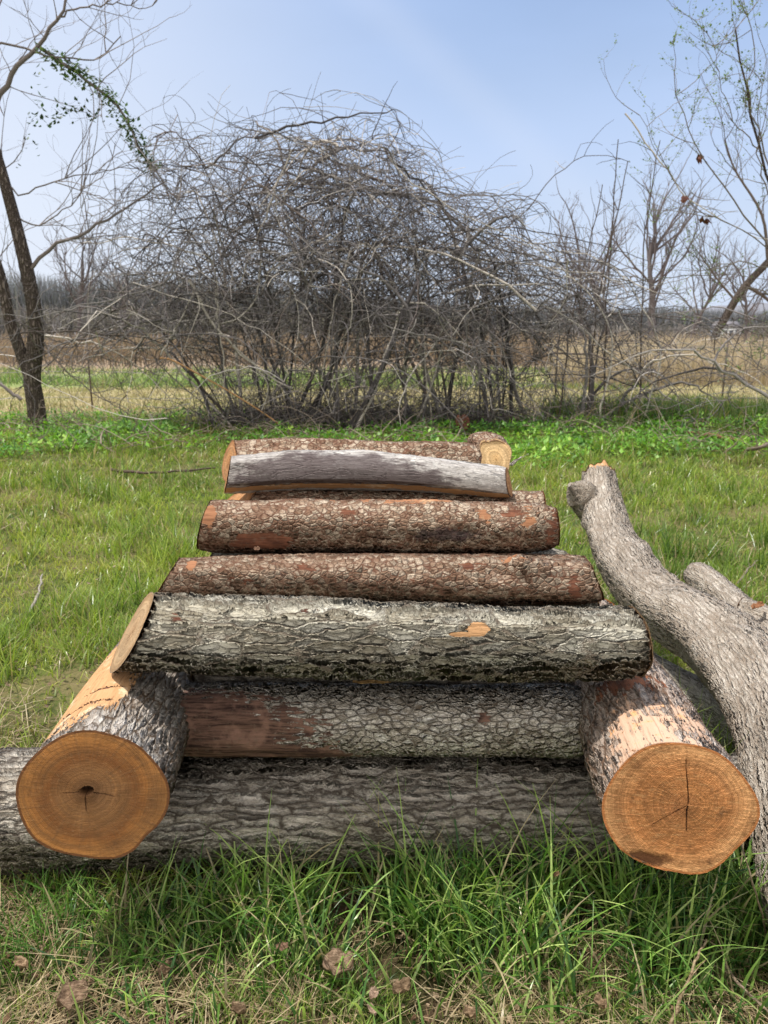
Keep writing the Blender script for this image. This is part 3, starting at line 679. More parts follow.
# ------------------------------------------------------------------ thicket
GREY = [(.20, .18, .18), (.28, .255, .25), (.13, .115, .115), (.38, .35, .33), (.23, .185, .165), (.45, .42, .39)]
def greyc(pale=.08):
    if random.random() < pale: 
        k = random.uniform(.75, 1.1); return tuple(x*k for x in (.66, .60, .53))  # pale stem colour at random, imitating canes caught by the sun
    k = random.uniform(.35, 1.0); return tuple(x*k for x in random.choice(GREY[:5]))
ENV = np.array([(20, 330), (70, 265), (110, 200), (150, 150), (190, 98), (225, 122), (265, 112), (300, 135), (335, 108), (370, 132), (400, 130), (450, 172), (480, 205), (510, 195), (560, 250), (620, 280), (700, 325)], float)
def topy(px): return np.interp(px, ENV[:, 0], ENV[:, 1])
def shrub(label, bpx, Y, span, ncane, ntwig, seed, dense=(.0, .6), name='thicket_shrub'):
    base = at(bpx, 425, Y); base[2] = float(gz(base[0], base[1]))
    root = empty(name, base, label, 'shrub', 'tangled bare shrubs of the thicket')
    canes = Acc(); tw = Acc(); lines = []
    wob_ = lambda P, k: P+(np.sin(np.linspace(0, 1, len(P))[:, None]*RNG.uniform(2, 7, 3)+RNG.uniform(0, 6, 3))*.09+np.sin(np.linspace(0, 1, len(P))[:, None]*RNG.uniform(9, 22, 3)+RNG.uniform(0, 6, 3))*.028)*k*np.linspace(0, 1, len(P))[:, None]
    for i in range(ncane):
        t = np.linspace(0, 1, 16)[:, None]
        side = RNG.choice([-1, 1])
        if i < ncane*.26:                     # rising from the ground, leaning and arching over
            b = base+np.array([RNG.normal(0, .20)+(RNG.random() < .3)*RNG.normal(0, .4), RNG.normal(0, .25), -.03])
            px = np.clip(RNG.normal(bpx+span[2], (span[1]-span[0])/2.6), span[0], span[1])
            ty = topy(px); py = ty+12+(403-ty)*RNG.beta(1.0, 1.8)+(70 if i <= 4 else 0)
            e = at(px, py, Y+RNG.normal(0, .5)); hi = at(px, ty, Y)[2]
            m1 = b+np.array([(e[0]-b[0])*RNG.uniform(-.1, .9), RNG.normal(0, .3), hi*RNG.uniform(.25, .75)])
            m2 = e+np.array([(b[0]-e[0])*RNG.uniform(.2, .8), RNG.normal(0, .3), (hi-e[2])*RNG.uniform(.3, 1.25)])
        else:                                 # tangled arches thrown sideways from a higher point
            src = lines[RNG.integers(len(lines))]; b = src[RNG.integers(5, 14)]
            Lx = RNG.uniform(.5, 2.4)*side
            e = b+np.array([Lx, RNG.normal(0, .5), RNG.uniform(-1.6, .7)]); e[2] = max(e[2], .15)
            ex = np.clip(384+FPX*e[0]/(e[1]*1.03), span[0]-40, span[1]+60)
            hi = at(ex, topy(ex), Y)[2]; e[0] = (ex-384)/FPX*e[1]*1.03; e[2] = min(e[2], hi-.05)
            m1 = b+(e-b)*RNG.uniform(.1, .4)+np.array([0, RNG.normal(0, .2), RNG.uniform(.1, .8)])
            m2 = b+(e-b)*RNG.uniform(.6, .95)+np.array([0, RNG.normal(0, .2), RNG.uniform(.1, .8)])
            m1[2] = min(m1[2], hi+.1); m2[2] = min(m2[2], hi+.1)
        P = (1-t)**3*b+3*(1-t)**2*t*m1+3*(1-t)*t*t*m2+t**3*e
        P = wob_(P, 1.0); P[1:] += RNG.normal(0, .013, (15, 3))
        r = .0055+RNG.gamma(1.6, .0034) if i > 4 else RNG.uniform(.020, .036)
        canes.add(*tube(P, r, .0035, greyc(.12), 4)); lines.append(P)
    sub = []
    for i in range(ntwig):
        src = lines if (random.random() < .55 or not sub) else sub
        P = src[RNG.integers(len(src))]
        k = int(RNG.integers(len(P)//3, len(P))); p = P[k]
        d = P[k]-P[k-1]; d /= np.linalg.norm(d)+1e-9
        d = d*.5+RNG.normal(0, .75, 3)*np.array([1.2, .8, .9])+np.array([0, 0, .12])
        Lt = RNG.gamma(3, .24)
        Q = wander(p, d, min(Lt, 1.9), 9, .75, droop=RNG.uniform(-.3, 1.5))
        # stay inside the outline of the thicket
        pt = Q[-1]; uy = 384+FPX*(pt[0]/(pt[1]*_c)); 
        lim = at(float(uy), float(topy(uy)), Y)[2]
        if Q[:, 2].max() > lim+.0+RNG.exponential(.19) or Q[:, 2].min() < .1: continue
        r = .0024+RNG.gamma(1.5, .0012)
        tw.add(*tube(Q, r, .0022, greyc(.07), 3)); 
        if i < ntwig*.6: sub.append(Q)
    for i in range(int(ntwig*.22)):            # low scrub round the foot
        p = base+np.array([RNG.normal(0, .38), RNG.normal(0, .3), 0]); p[2] = RNG.uniform(0, .15)
        tw.add(*tube(wander(p, RNG.normal(0, 1, 3)*np.array([1, 1, .5])+np.array([0, 0, .8]), RNG.uniform(.3, .9), 7, .8, droop=1.0), RNG.uniform(.003, .006), .002, greyc(.02), 3))
    canes.build('canes', M_TWIG, root); tw.build('twigs', M_TWIG, root)
    return root, lines
# (label, base px, Y, (left, right, centre shift), canes, twigs)
shrub('bare shrub at the left of the thicket, its grey canes leaning out over the field', 245, 9.3, (70, 330, -70), 46, 950, 1)
shrub('densest dark shrub of the thicket, thick stems rising behind the left half of the pile', 290, 9.6, (130, 420, -10), 66, 1900, 2)
shrub('tall tangled shrub in the middle of the thicket, its highest twigs against the sky', 355, 9.4, (200, 480, 0), 72, 1900, 3)
shrub('dark twiggy shrub of the thicket behind the right half of the pile', 430, 9.5, (300, 560, 15), 64, 1650, 4)
shrub('lower arching shrub towards the right end of the thicket', 495, 9.7, (380, 690, 40), 46, 950, 5)
shrub('small reddish scrubby shrub at the right end of the thicket', 575, 9.8, (470, 740, 20), 30, 520, 6)

# pale dead vines hanging over the front of the thicket
def line_thing(name, label, cat, paths, part, group=None, mat=M_TWIG, base=None):
    root = empty(name, base if base is not None else paths[0][0][0], label, cat, group)
    a = Acc()
    for P, r0, r1, c, s in paths: a.add(*tube(P, r0, r1, c, s, .06))
    a.build(part, mat, root); return root
def pxl(pts, Y, n=14):
    return curve_pts([at(p[0], p[1], (p[2] if len(p) > 2 else Y)) for p in pts], n)
pv = (.46, .42, .37)
vines = [([(190, 280), (200, 300), (215, 325), (232, 345), (262, 372), (292, 388)], .018), ([(216, 285), (218, 320), (222, 350), (225, 395)], .012), ([(262, 260), (255, 300), (238, 318), (222, 322)], .011), 
         ([(275, 190), (262, 225), (250, 255), (240, 285)], .010), ([(160, 355), (175, 330), (190, 300), (196, 270)], .010), ([(150, 415), (156, 432), (160, 440)], .012), ([(330, 235), (300, 250), (275, 262), (262, 290)], .009),
         ([(292, 150), (275, 195), (285, 230), (300, 262)], .009), ([(232, 345), (250, 360), (268, 385), (262, 410)], .010), ([(350, 250), (338, 290), (330, 330), (322, 380)], .009)]
a = empty('dead_vine', at(225, 428, 8.7)*np.array([1, 1, 0]), 'pale bleached vine stems hanging in loops over the front left of the thicket', 'vine')
acc = Acc()
for p, r in vines: acc.add(*tube(pxl(p, 8.75, 16)+RNG.normal(0, .008, (16, 3)), r, r*.6, pv, 4))
acc.build('vine_stems', M_TWIG, a)
acc = Acc(); acc.add(*tube(pxl([(160, 358), (172, 360), (200, 375), (230, 392), (262, 412), (280, 425)], 8.6, 16), .013, .010, (.42, .24, .11), 4)); 
acc.build('peeled_stem', M_TWIG, a)

# arching single canes reaching right of the thicket
CR = (.16, .11, .085)
arcs = empty('arching_bramble', at(600, 425, 9.3)*np.array([1, 1, 0]), 'loose arching bramble canes crossing the fence right of the thicket', 'bramble')
acc = Acc()
for p, r in [([(600, 425), (610, 330), (565, 270), (500, 235), (440, 232)], .012), ([(672, 400), (640, 375), (600, 345), (578, 325), (540, 305), (470, 310)], .014), ([(640, 425), (655, 380), (660, 345), (640, 300), (610, 265), (560, 250)], .011),
             ([(590, 395), (630, 385), (660, 365), (665, 350)], .010), ([(430, 250), (480, 228), (540, 232), (600, 245), (650, 262)], .010), ([(500, 330), (560, 300), (620, 285), (690, 275), (768, 278)], .009), ([(640, 425), (648, 400), (620, 350), (600, 300), (560, 285), (520, 290)], .010),
             ([(470, 260), (520, 215), (560, 170), (600, 155), (630, 162)], .008), ([(625, 112), (660, 160), (690, 200), (740, 230), (768, 240)], .009), ([(480, 300), (540, 270), (600, 262), (680, 300), (720, 320)], .008)]:
    P = pxl(p, 9.3, 18)+RNG.normal(0, .012, (18, 3)); acc.add(*tube(P, r, r*.4, greyc(.25), 4))
    for k in range(8):
        j = int(RNG.integers(4, 17)); acc.add(*tube(wander(P[j], RNG.normal(0, 1, 3)+np.array([0, 0, .4]), RNG.uniform(.15, .6), 5, .5), .0045, .002, greyc(.1), 3))
acc.build('canes', M_TWIG, arcs)
for i, (p, lab) in enumerate([([(604, 400), (606, 320), (612, 220), (618, 140)], 'tallest straight bare shoot standing right of the thicket'),
           ([(588, 400), (598, 300), (618, 210), (628, 160)], 'slender leaning shoot between the two tallest bare shoots'),
           ([(640, 400), (642, 310), (646, 225), (660, 140)], 'thin bare shoot curving up towards the budding tree'),
           ([(560, 410), (572, 320), (590, 240), (602, 185)], 'short bare shoot at the right edge of the thicket')]):
    base = at(p[0][0], 420, 9.6); base[2] = 0
    root = empty('bare_shoot', base, lab, 'shoot', 'slender bare shoots right of the thicket'); a2 = Acc()
    P = np.vstack([[base], pxl(p, 9.6, 16)+RNG.normal(0, .008, (16, 3))])
    a2.add(*tube(P, .012, .005, (.11, .085, .07), 4))
    for k in range(14):
        j = int(RNG.integers(5, 16)); a2.add(*tube(wander(P[j], (RNG.normal(0, .6), RNG.normal(0, .4), 1), RNG.uniform(.1, .45), 4, .3), .004, .002, (.12, .09, .075), 3))
    a2.build('stem', M_TWIG, root)

# ------------------------------------------------------------------ trees
def grow(acc, P, r, n, L, level, col, spread=.9, wig=.45, up=.25, lo=.25, tips=None):
    """twigs along polyline P, then on the twigs"""
    for k in range(n):
        j = int(RNG.integers(int(len(P)*lo), len(P))); d = P[min(j+1, len(P)-1)]-P[j-1]; d /= np.linalg.norm(d)+1e-9
        dd = d+RNG.normal(0, spread, 3)*np.array([1, .8, 1])+np.array([0, 0, up])
        ll = L*RNG.uniform(.4, 1.2); rr = r*RNG.uniform(.6, 1.)
        Q = wander(P[j], dd, ll, 7, wig, up=.2)
        k_ = random.uniform(.8, 1.2); c = tuple(x*k_ for x in col)
        acc.add(*tube(Q, rr, rr*.4, c, 3))
        if tips is not None: tips.append(Q)
        if level > 1: grow(acc, Q, rr*.6, max(2, n//3), ll*.55, level-1, col, spread, wig, up, .15, tips)
def vine_leaves(pts, n, spread, size, cols):
    P = pts[RNG.integers(0, len(pts), n)]+RNG.normal(0, spread, (n, 3))
    return leafs(P, RNG.uniform(.6, 1.2, n)*size, RNG.uniform(.4, .7, n)*size, RNG.uniform(0, 2*PI, n), RNG.uniform(-.9, .9, n), pal(n, RNG.random(n), cols))
# left tree
Yt = 9.0
b0 = at(38, 428, Yt); b0[2] = 0
lt = empty('bare_tree', b0, 'forked dark trunked bare tree at the left edge with ivy on an upper branch', 'tree')
def m_trunk():
    g = G('tree_trunk_bark'); o = g.n('TexCoord').outputs['Object']
    v = g.voro(g.vm('ADD', g.vm('MULTIPLY', o, (34, 34, 9)), g.vm('SCALE', g.noise(o, 9, 3, out='Color'), scale=2.0)), 1.0); c = g.sstep(v, 0, .35)
    n = g.noise(o, 8, 4)
    col = g.mix(c, (.075, .058, .048), g.mix(n, (.16, .125, .105), (.30, .25, .215)))
    b = g.n('Bump', {'Height': g.add(c, n), 'Strength': .9, 'Distance': .03}).outputs[0]
    return g.done(g.bsdf(col, .9, .15, b))
M_TRUNK = m_trunk()
acc = Acc(); DK = (.15, .12, .105)
trunk = [([(38, 431), (36, 405), (32, 378), (36, 330), (30, 285), (16, 225), (4, 180), (-12, 120), (-20, 60)], .130, .045), ([(33, 385), (22, 355), (10, 320), (0, 275), (-16, 230), (-40, 150), (-60, 40)], .085, .045)]
lines = []
for p, r0, r1 in trunk:
    P = pxl(p, Yt, 30); acc.add(*tube(P, r0*.85, r1*.85, DK, 12)); lines.append(P)
mesh_np('trunk', np.concatenate(acc.V), np.concatenate(acc.Q), M_TRUNK, lt)
acc = Acc(); big = [([(26, 275), (50, 248), (95, 228), (130, 205), (165, 182)], .035), ([(-14, 120), (10, 78), (40, 42), (58, 18), (68, -10)], .05), ([(-40, 60), (0, 45), (30, 50), (60, 57), (95, 60), (120, 35)], .022),
      ([(40, 48), (80, 75), (120, 110), (150, 165), (180, 200)], .03), ([(58, 18), (95, 5), (150, 8)], .016), ([(0, 170), (20, 195), (60, 180), (130, 165)], .015), ([(-20, 60), (-5, 20), (0, -20)], .03), ([(10, 215), (40, 225), (75, 200), (95, 170)], .015),
      ([(0, 330), (-10, 300), (30, 330), (60, 365), (100, 395), (130, 410)], .018), ([(20, 400), (0, 385), (-30, 370)], .035)]
tl = []
for p, r in big:
    P = pxl(p, Yt, 16)+RNG.normal(0, .012, (16, 3)); acc.add(*tube(P, r*.7, r*.25, (.20, .17, .155), 5)); tl.append(P)
for P in tl: grow(acc, P, .008, 9, 1.0, 3, (.24, .21, .20), .8)
for P in lines: grow(acc, P, .009, 11, 1.2, 3, (.22, .19, .18), .8)
acc.build('branches', M_TWIG, lt)
acc = Acc(); acc.add(*vine_leaves(pxl([(45, 52), (80, 75), (110, 100), (140, 145), (152, 168)], Yt, 60), 700, .05, .065, [(.06, .11, .05), (.10, .17, .07), (.15, .22, .10)]))
acc.add(*vine_leaves(pxl([(35, 120), (50, 118), (75, 108), (100, 118)], Yt, 40), 80, .04, .07, [(.03, .07, .025), (.07, .13, .05)]))
acc.add(*vine_leaves(pxl([(15, 165), (30, 150), (30, 130), (42, 80)], Yt, 40), 40, .04, .06, [(.03, .07, .025), (.07, .13, .05)]))
acc.build('ivy_leaves', M_LEAF, lt, False)

# budding tree at the right edge
Yr = 8.6; b1 = at(800, 425, Yr); b1[2] = 0
rt = empty('budding_tree', b1, 'young tree with fine green buds reaching in from the right edge', 'tree')
acc = Acc(); rl = []
for p, r in [([(805, 430), (800, 330), (785, 230), (760, 150), (745, 80), (735, 30)], .020), ([(795, 300), (760, 235), (725, 190), (690, 130), (672, 75)], .016), ([(785, 230), (768, 160), (750, 100), (755, 40), (742, 0)], .015),
             ([(790, 260), (740, 230), (700, 210), (660, 160), (640, 115)], .010), ([(800, 330), (760, 290), (740, 300), (765, 340)], .012), ([(768, 330), (750, 345), (755, 362), (768, 375)], .010), ([(760, 150), (735, 120), (716, 60), (712, 38)], .009), ([(795, 280), (745, 262), (700, 272), (650, 290)], .010),
             ([(790, 220), (765, 190), (758, 120), (768, 60)], .012)]:
    P = pxl(p, Yr, 16)+RNG.normal(0, .014, (16, 3)); acc.add(*tube(P, r*.75, r*.25, (.22, .19, .16), 5)); rl.append(P)
tips = []
for P in rl: grow(acc, P, .0055, 9, .7, 3, (.26, .22, .19), .75, tips=tips)
mesh_np('trunk', *tube(rl[0], .024, .008, DK, 8)[:2], M_TRUNK, rt)
acc.build('branches', M_TWIG, rt)
acc = Acc(); pts = np.concatenate(tips)
acc.add(*vine_leaves(pts, 3200, .012, .032, [(.10, .16, .05), (.18, .26, .08), (.26, .34, .12)]))
acc.build('leaf_buds', M_LEAF, rt, False)
for px, py in ((700, 155), (683, 195), (706, 218)):
    n = 5; c = np.array([(.16, .06, .035)]*n)*RNG.uniform(.6, 1.3, (n, 1)); P = at(px, py, Yr)+RNG.normal(0, .015, (n, 3))
    v, q, cc = leafs(P, RNG.uniform(.07, .12, n), RNG.uniform(.05, .08, n), RNG.uniform(0, 6, n), RNG.uniform(-1.4, -.5, n), c)
    mesh_np('withered_leaf', v, q, M_LEAF, rt, {'col': cc}, False)

# leaning trunk behind the reeds
b2 = at(702, 352, 24); b2[2] = 0
ln = empty('leaning_tree', b2, 'dark trunk leaning to the right out of the reeds', 'tree')
acc = Acc(); P = np.vstack([[b2], pxl([(717, 332), (742, 290), (768, 262), (800, 225), (830, 170)], 24, 16)])
mesh_np('trunk', *tube(P, .13, .08, DK, 10)[:2], M_TRUNK, ln)
for p, r in [([(745, 285), (768, 300), (790, 330)], .06), ([(768, 262), (762, 215), (735, 170), (725, 140)], .05), ([(735, 300), (718, 280), (700, 255)], .04), ([(768, 262), (800, 262), (850, 235)], .05)]:
    Q = pxl(p, 24, 12); acc.add(*tube(Q, r, r*.4, DK, 4)); grow(acc, Q, .02, 8, 2.2, 3, (.13, .11, .10), .7)
acc.build('branches', M_TWIG, ln)

# bare trees standing in the far field
def far_tree(px, Y, hpx, label, seed, w=1.0):
    base = at(px, 345, Y); base[2] = 0
    root = empty('bare_tree', base, label, 'tree', 'bare trees standing in the far field')
    hgt = hpx*Y/FPX; acc = Acc(); col = (.15, .13, .13)
    tr = Acc(); T = wander(base, (RNG.normal(0, .12), 0, 1), hgt*.75, 12, .25); tr.add(*tube(T, .020*hgt*w, .006*hgt, col, 6))
    for k in range(int(6*w)+4):
        j = int(RNG.integers(2, 11)); d = np.array([RNG.normal(0, .8), RNG.normal(0, .5), 1.0]); Q = wander(T[j], d, hgt*RNG.uniform(.3, .55), 9, .4, up=.5)
        acc.add(*tube(Q, .008*hgt, .003*hgt, col, 4)); grow(acc, Q, .0042*hgt, 7, hgt*.24, 3, (.17, .15, .15), .7, up=.5)
    tr.build('trunk', M_TWIG, root); acc.build('branches', M_TWIG, root)
far_tree(580, 55, 120, 'thin grey bare tree in the far field just past the thicket', 1)
far_tree(612, 62, 135, 'grey bare tree with upswept branches left of the biggest far bare tree', 2)
far_tree(655, 45, 150, 'biggest forked bare tree in the far field right of the thicket', 3, 1.5)
far_tree(690, 70, 110, 'small bare tree in the far field left of the leaning trunk', 4)
far_tree(745, 65, 100, 'low bare tree in the far field beside the white house', 5)
far_tree(78, 60, 120, 'bare tree in the far field right of the forked tree at the left', 6)
far_tree(130, 75, 90, 'faint bare tree in the far field seen through the left of the thicket', 7)

# ------------------------------------------------------------------ far hills and woods
def ridge(Y, tops, name, mat, zj):
    px = np.linspace(-900, 1700, 200); z = np.array([H+(335-np.interp(p, [q[0] for q in tops], [q[1] for q in tops]))*Y/FPX for p in px])
    X = (px-384)/FPX*Y
    z = np.maximum(z+(fbm(X, X*0, .06, 3)-.5)*zj, .5)
    rows = [np.stack([X, np.full_like(X, Y-60.), X*0-.5], -1), np.stack([X, np.full_like(X, Y-10.), z*.7], -1), np.stack([X, np.full_like(X, Y+0.), z], -1), np.stack([X, np.full_like(X, Y+120.), z*.0], -1)]
    V = np.concatenate(rows); I = np.arange(len(V)).reshape(4, -1)
    return tag(mesh_np(name, V, np.stack([I[:-1, :-1], I[:-1, 1:], I[1:, 1:], I[1:, :-1]], -1).reshape(-1, 4), mat), kind='structure')
def m_hill(a, b):
    g = G('hill_scrub'); P = g.n('NewGeometry').outputs['Position']
    n = g.noise(g.vm('MULTIPLY', P, (.25, .05, .12)), 1.0, 5, .7)
    return g.done(g.bsdf(g.mix(n, a, b), 1, 0))
ridge(400, [(-900, 292), (0, 291), (200, 294), (400, 314), (600, 318), (768, 305), (900, 300), (1700, 310)], 'hills', m_hill((.19, .20, .235), (.25, .255, .28)), 5)  # hill colours are mixed blue grey to paint in the haze
def woods():  # tree colours carry a blue-grey tint standing in for distance haze
    acc = Acc()
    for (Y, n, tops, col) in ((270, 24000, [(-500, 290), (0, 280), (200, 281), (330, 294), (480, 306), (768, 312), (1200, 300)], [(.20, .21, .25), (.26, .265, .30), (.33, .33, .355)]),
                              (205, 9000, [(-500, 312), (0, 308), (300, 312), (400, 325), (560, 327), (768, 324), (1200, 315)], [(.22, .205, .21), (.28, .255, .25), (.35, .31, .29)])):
        px = RNG.uniform(-500, 1250, n); Yj = Y+RNG.uniform(-20, 20, n); X = (px-384)/FPX*Yj
        tz = H+(335-np.interp(px, [t[0] for t in tops], [t[1] for t in tops]))*Y/FPX
        tree = (vnoise(X, X*0, .35, 3)*.6+vnoise(X, X*0, 1.1, 8)*.4)
        hgt = tz*(.82+.36*tree)
        P = np.stack([X, Yj, hgt*RNG.uniform(0, .55, n)], -1)
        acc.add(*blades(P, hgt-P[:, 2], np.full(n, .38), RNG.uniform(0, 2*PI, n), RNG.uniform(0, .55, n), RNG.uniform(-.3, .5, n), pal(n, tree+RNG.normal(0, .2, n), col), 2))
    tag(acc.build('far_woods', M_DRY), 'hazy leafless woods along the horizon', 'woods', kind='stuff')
woods()

# ------------------------------------------------------------------ small white house far off
def flat_mat(name, a, b, sc_=8, rough=.7, metal=0):
    g = G(name); n = g.noise(g.n('TexCoord').outputs['Object'], sc_, 4, .6)
    s = g.n('BsdfPrincipled', {'Base Color': g.mix(n, a, b), 'Roughness': rough, 'Metallic': metal}).outputs[0]
    return g.done(s)
M_WHITE = flat_mat('white_siding', (.50, .51, .53), (.62, .63, .64), 1); M_ROOF = flat_mat('grey_shingles', (.16, .15, .16), (.24, .22, .22), 2); M_PANE = flat_mat('dark_pane', (.10, .11, .13), (.13, .14, .16), 2, .2)
def box(x0, x1, y0, y1, z0, z1):
    V = np.array([(x, y, z) for x in (x0, x1) for y in (y0, y1) for z in (z0, z1)], float)
    return V, np.array([(0, 1, 3, 2), (4, 6, 7, 5), (0, 4, 5, 1), (2, 3, 7, 6), (0, 2, 6, 4), (1, 5, 7, 3)])
hx, hy = xat(731, 335, 165), 165
hs = empty('farmhouse', (hx, hy, 0), 'tiny white gabled house far across the field at the right', 'house')
mesh_np('wall', *box(hx-2.1, hx+2.1, hy, hy+6, 0, 2.5), M_WHITE, hs, smooth=False)
V = np.array([(hx-2.4, hy-.3, 2.4), (hx+2.4, hy-.3, 2.4), (hx+2.4, hy+6.3, 2.4), (hx-2.4, hy+6.3, 2.4), (hx-2.4, hy+3, 4.0), (hx+2.4, hy+3, 4.0)])
mesh_np('roof', V, [np.array([(0, 1, 5, 4), (2, 3, 4, 5), (0, 3, 2, 1)]), np.array([(1, 2, 5), (3, 0, 4)])], M_ROOF, hs, smooth=False)
for wx in (-1.3, 0, 1.3): mesh_np('window', *box(hx+wx-.4, hx+wx+.4, hy-.06, hy-.01, .9, 2.1), M_PANE, hs, smooth=False)

# ------------------------------------------------------------------ wire fence
M_WIRE = flat_mat('galvanised_wire', (.22, .22, .22), (.32, .31, .30), 30, .6, .3); M_POST = flat_mat('rusty_steel_post', (.10, .075, .06), (.17, .13, .10), 20, .85)
fy = 11.6
fe = empty('wire_fence', (0, fy, 0), 'low wire fence with thin steel posts crossing behind the thicket', 'fence')
acc = Acc()
for z in (.16, .55, .93):
    X = np.linspace(-11, 11, 90); P = np.stack([X, fy+0*X, z+.012*np.sin(X*2.3)+.0*X], -1)
    v, q, _ = tube(P, .0045, .0045, (1, 1, 1), 4); mesh_np('wire', v, q, M_WIRE, fe)
for px in (-330, -110, 90, 320, 556, 724, 950):
    x = xat(px, 380, fy)
    V, Q = box(x-.013, x+.013, fy-.006, fy, -.05, 1.08); V2, Q2 = box(x-.004, x+.004, fy+.001, fy+.025, -.05, 1.08)
    mesh_np('fence_post', np.vstack([V, V2]), np.vstack([Q, Q2+8]), M_POST, fe, smooth=False)

# ------------------------------------------------------------------ sticks, chips, leaves on the ground
def m_stick():
    g = G('weathered_stick_bark'); col = g.attr('col', 'Color'); o = g.n('TexCoord').outputs['Object']
    n1 = g.noise(g.vm('MULTIPLY', o, (60, 260, 260)), 1.0, 5, .7); n2 = g.noise(o, 90, 4, .7)
    col = g.mix(g.sstep(n1, .42, .62), g.mix(1.0, col, (.50, .48, .46), 'MULTIPLY'), col)
    col = g.mix(g.sstep(n2, .5, .66, 0, .6), col, g.mix(1.0, col, (.45, .38, .33), 'MULTIPLY'))
    b = g.n('Bump', {'Height': g.add(n1, n2), 'Strength': .8, 'Distance': .003}).outputs[0]
    return g.done(g.bsdf(col, .92, .1, b))
M_STICK = m_stick()
def stick(label, pts, r, col, group='fallen sticks in the grass', n=12):
    P = curve_pts(pts, n)+RNG.normal(0, r*.35, (n, 3)); root = empty('fallen_stick', P[0], label, 'stick', group)
    a = Acc(); a.add(*tube(P, r, r*.55, col, 7, .12))
    a.build('stem', M_STICK, root)
    a = Acc()
    for k in range(1):
        j = int(RNG.integers(3, n-1)); a.add(*tube(wander(P[j], P[j]-P[j-1]+RNG.normal(0, r*2, 3)*np.array([1, 1, .3]), r*14, 4, .4), r*.5, r*.2, col, 4))
    a.build('side_twig', M_STICK, root)
def g_at(px, py, dz=0.):
    u = (px-384)/FPX; v = (512-py)/FPX; y = _c+v*_s; z = -_s+v*_c; t = (dz-H)/z
    return np.array([u*t, y*t, dz])
stick('brown fallen branch lying in the weeds at the right below the fence', [g_at(690, 432, .10), g_at(712, 436, .10), g_at(740, 441, .07)], .030, (.26, .15, .09))
stick('bent grey stick lying in the weeds at the far right', [g_at(745, 452, .05), g_at(760, 446, .14), g_at(790, 440, .05)], .018, (.28, .23, .18))
stick('long pale stick leaning in the grass at the bottom right', [g_at(668, 1030, .01), at(690, 975, 1.03), at(706, 940, 1.10)], .0032, (.42, .32, .20))
stick('straight thin stick at the lower right corner of the photo', [g_at(724, 965, .02), g_at(745, 990, .02), g_at(772, 1015, .02)], .0035, (.38, .30, .22))
stick('thin dry stalk leaning against the right end-on log', [g_at(768, 940, .01), at(752, 880, 1.06), at(739, 838, 1.12)], .0022, (.30, .24, .16))
stick('curled bleached stick in the grass left of the pile', [g_at(28, 612, .02), g_at(38, 596, .03), g_at(42, 575, .02)], .007, (.45, .41, .35))
stick('broken stick in the lawn behind the pale rounded limb end', [g_at(737, 585, .02), g_at(748, 570, .04), g_at(758, 560, .02)], .006, (.30, .26, .2))
stick('dark stick lying in the grass at the left below the thicket', [g_at(112, 470, .03), g_at(150, 473, .03), g_at(215, 468, .03)], .014, (.16, .12, .10))
stick('small pale forked twig poking out behind the sawn fork', [at(505, 466, 1.72), at(514, 463, 1.74), at(521, 457, 1.76)], .0035, (.50, .45, .40))

def chip(name, label, c, w, l, col, rz, tilt=.2, cat='bark chip', group=None, curl=.25):
    if cat != 'sliver' and c[2] < .2 and w < .1: w *= .8; l *= .82; c = c-np.array([0, 0, .012])
    n = 14; m = 9; u = np.linspace(-1, 1, n); v = np.linspace(-1, 1, m); U, Vv = np.meshgrid(u, v, indexing='ij')
    prof = (1-np.abs(U)**3*.6)*(1+.10*np.sin(U*5+w*1e3)+.05*np.sin(U*17+l*900)+.06*np.sign(np.sin(U*9+l*500)))
    X = U*l/2; Y_ = Vv*w/2*prof; Z = (U**2*.25+Vv**2)*w*curl+RNG.normal(0, w*.03, U.shape)+w*.13*np.sin(U*6+w*3e3)*np.cos(Vv*4+l*2e3)
    ca, sa = math.cos(rz), math.sin(rz); Z = Z+Y_*tilt
    P = np.stack([c[0]+X*ca-Y_*sa, c[1]+X*sa+Y_*ca, c[2]+Z], -1); P2 = P-np.array([0, 0, w*.06])
    V = np.vstack([P.reshape(-1, 3), P2.reshape(-1, 3)]); I = np.arange(n*m).reshape(n, m)
    q = np.stack([I[:-1, :-1], I[1:, :-1], I[1:, 1:], I[:-1, 1:]], -1).reshape(-1, 4)
    rim = np.concatenate([I[0, :], I[1:, -1], I[-1, -2::-1], I[-2:0:-1, 0]]); rn = np.roll(rim, -1)
    side = np.stack([rim, rn, rn+n*m, rim+n*m], -1)
    cc = np.ones((len(V), 4)); k = .85+.6*vnoise(V[:, 0]*300, V[:, 1]*300, 1, 3); cc[:, :3] = np.array(col)*k[:, None]
    o = mesh_np(name, V, np.vstack([q, q[:, ::-1]+n*m, side]), M_STICK, None, {'col': cc})
    return tag(o, label, cat, group)
GC = 'bark chips in the foreground grass'
chip('bark_chip', 'reddish bark chip lying in the grass at the lower left', g_at(72, 992, .040), .050, .060, (.24, .165, .11), .5, group=GC)
chip('bark_chip', 'largest brown bark chip in the grass below the middle of the pile', g_at(338, 960, .045), .050, .065, (.27, .19, .13), -.2, group=GC)
chip('bark_chip', 'small grey brown chip just right of the largest bark chip', g_at(374, 988, .04), .018, .028, (.38, .27, .20), 1.1, group=GC)
chip('bark_chip', 'small brown chip below the left end of the largest bark chip', g_at(282, 942, .05), .018, .026, (.26, .16, .11), .2, group=GC)
chip('bark_chip', 'pale chip lying at the centre bottom of the photo', g_at(372, 1004, .035), .014, .03, (.42, .30, .22), 2.0, group=GC)
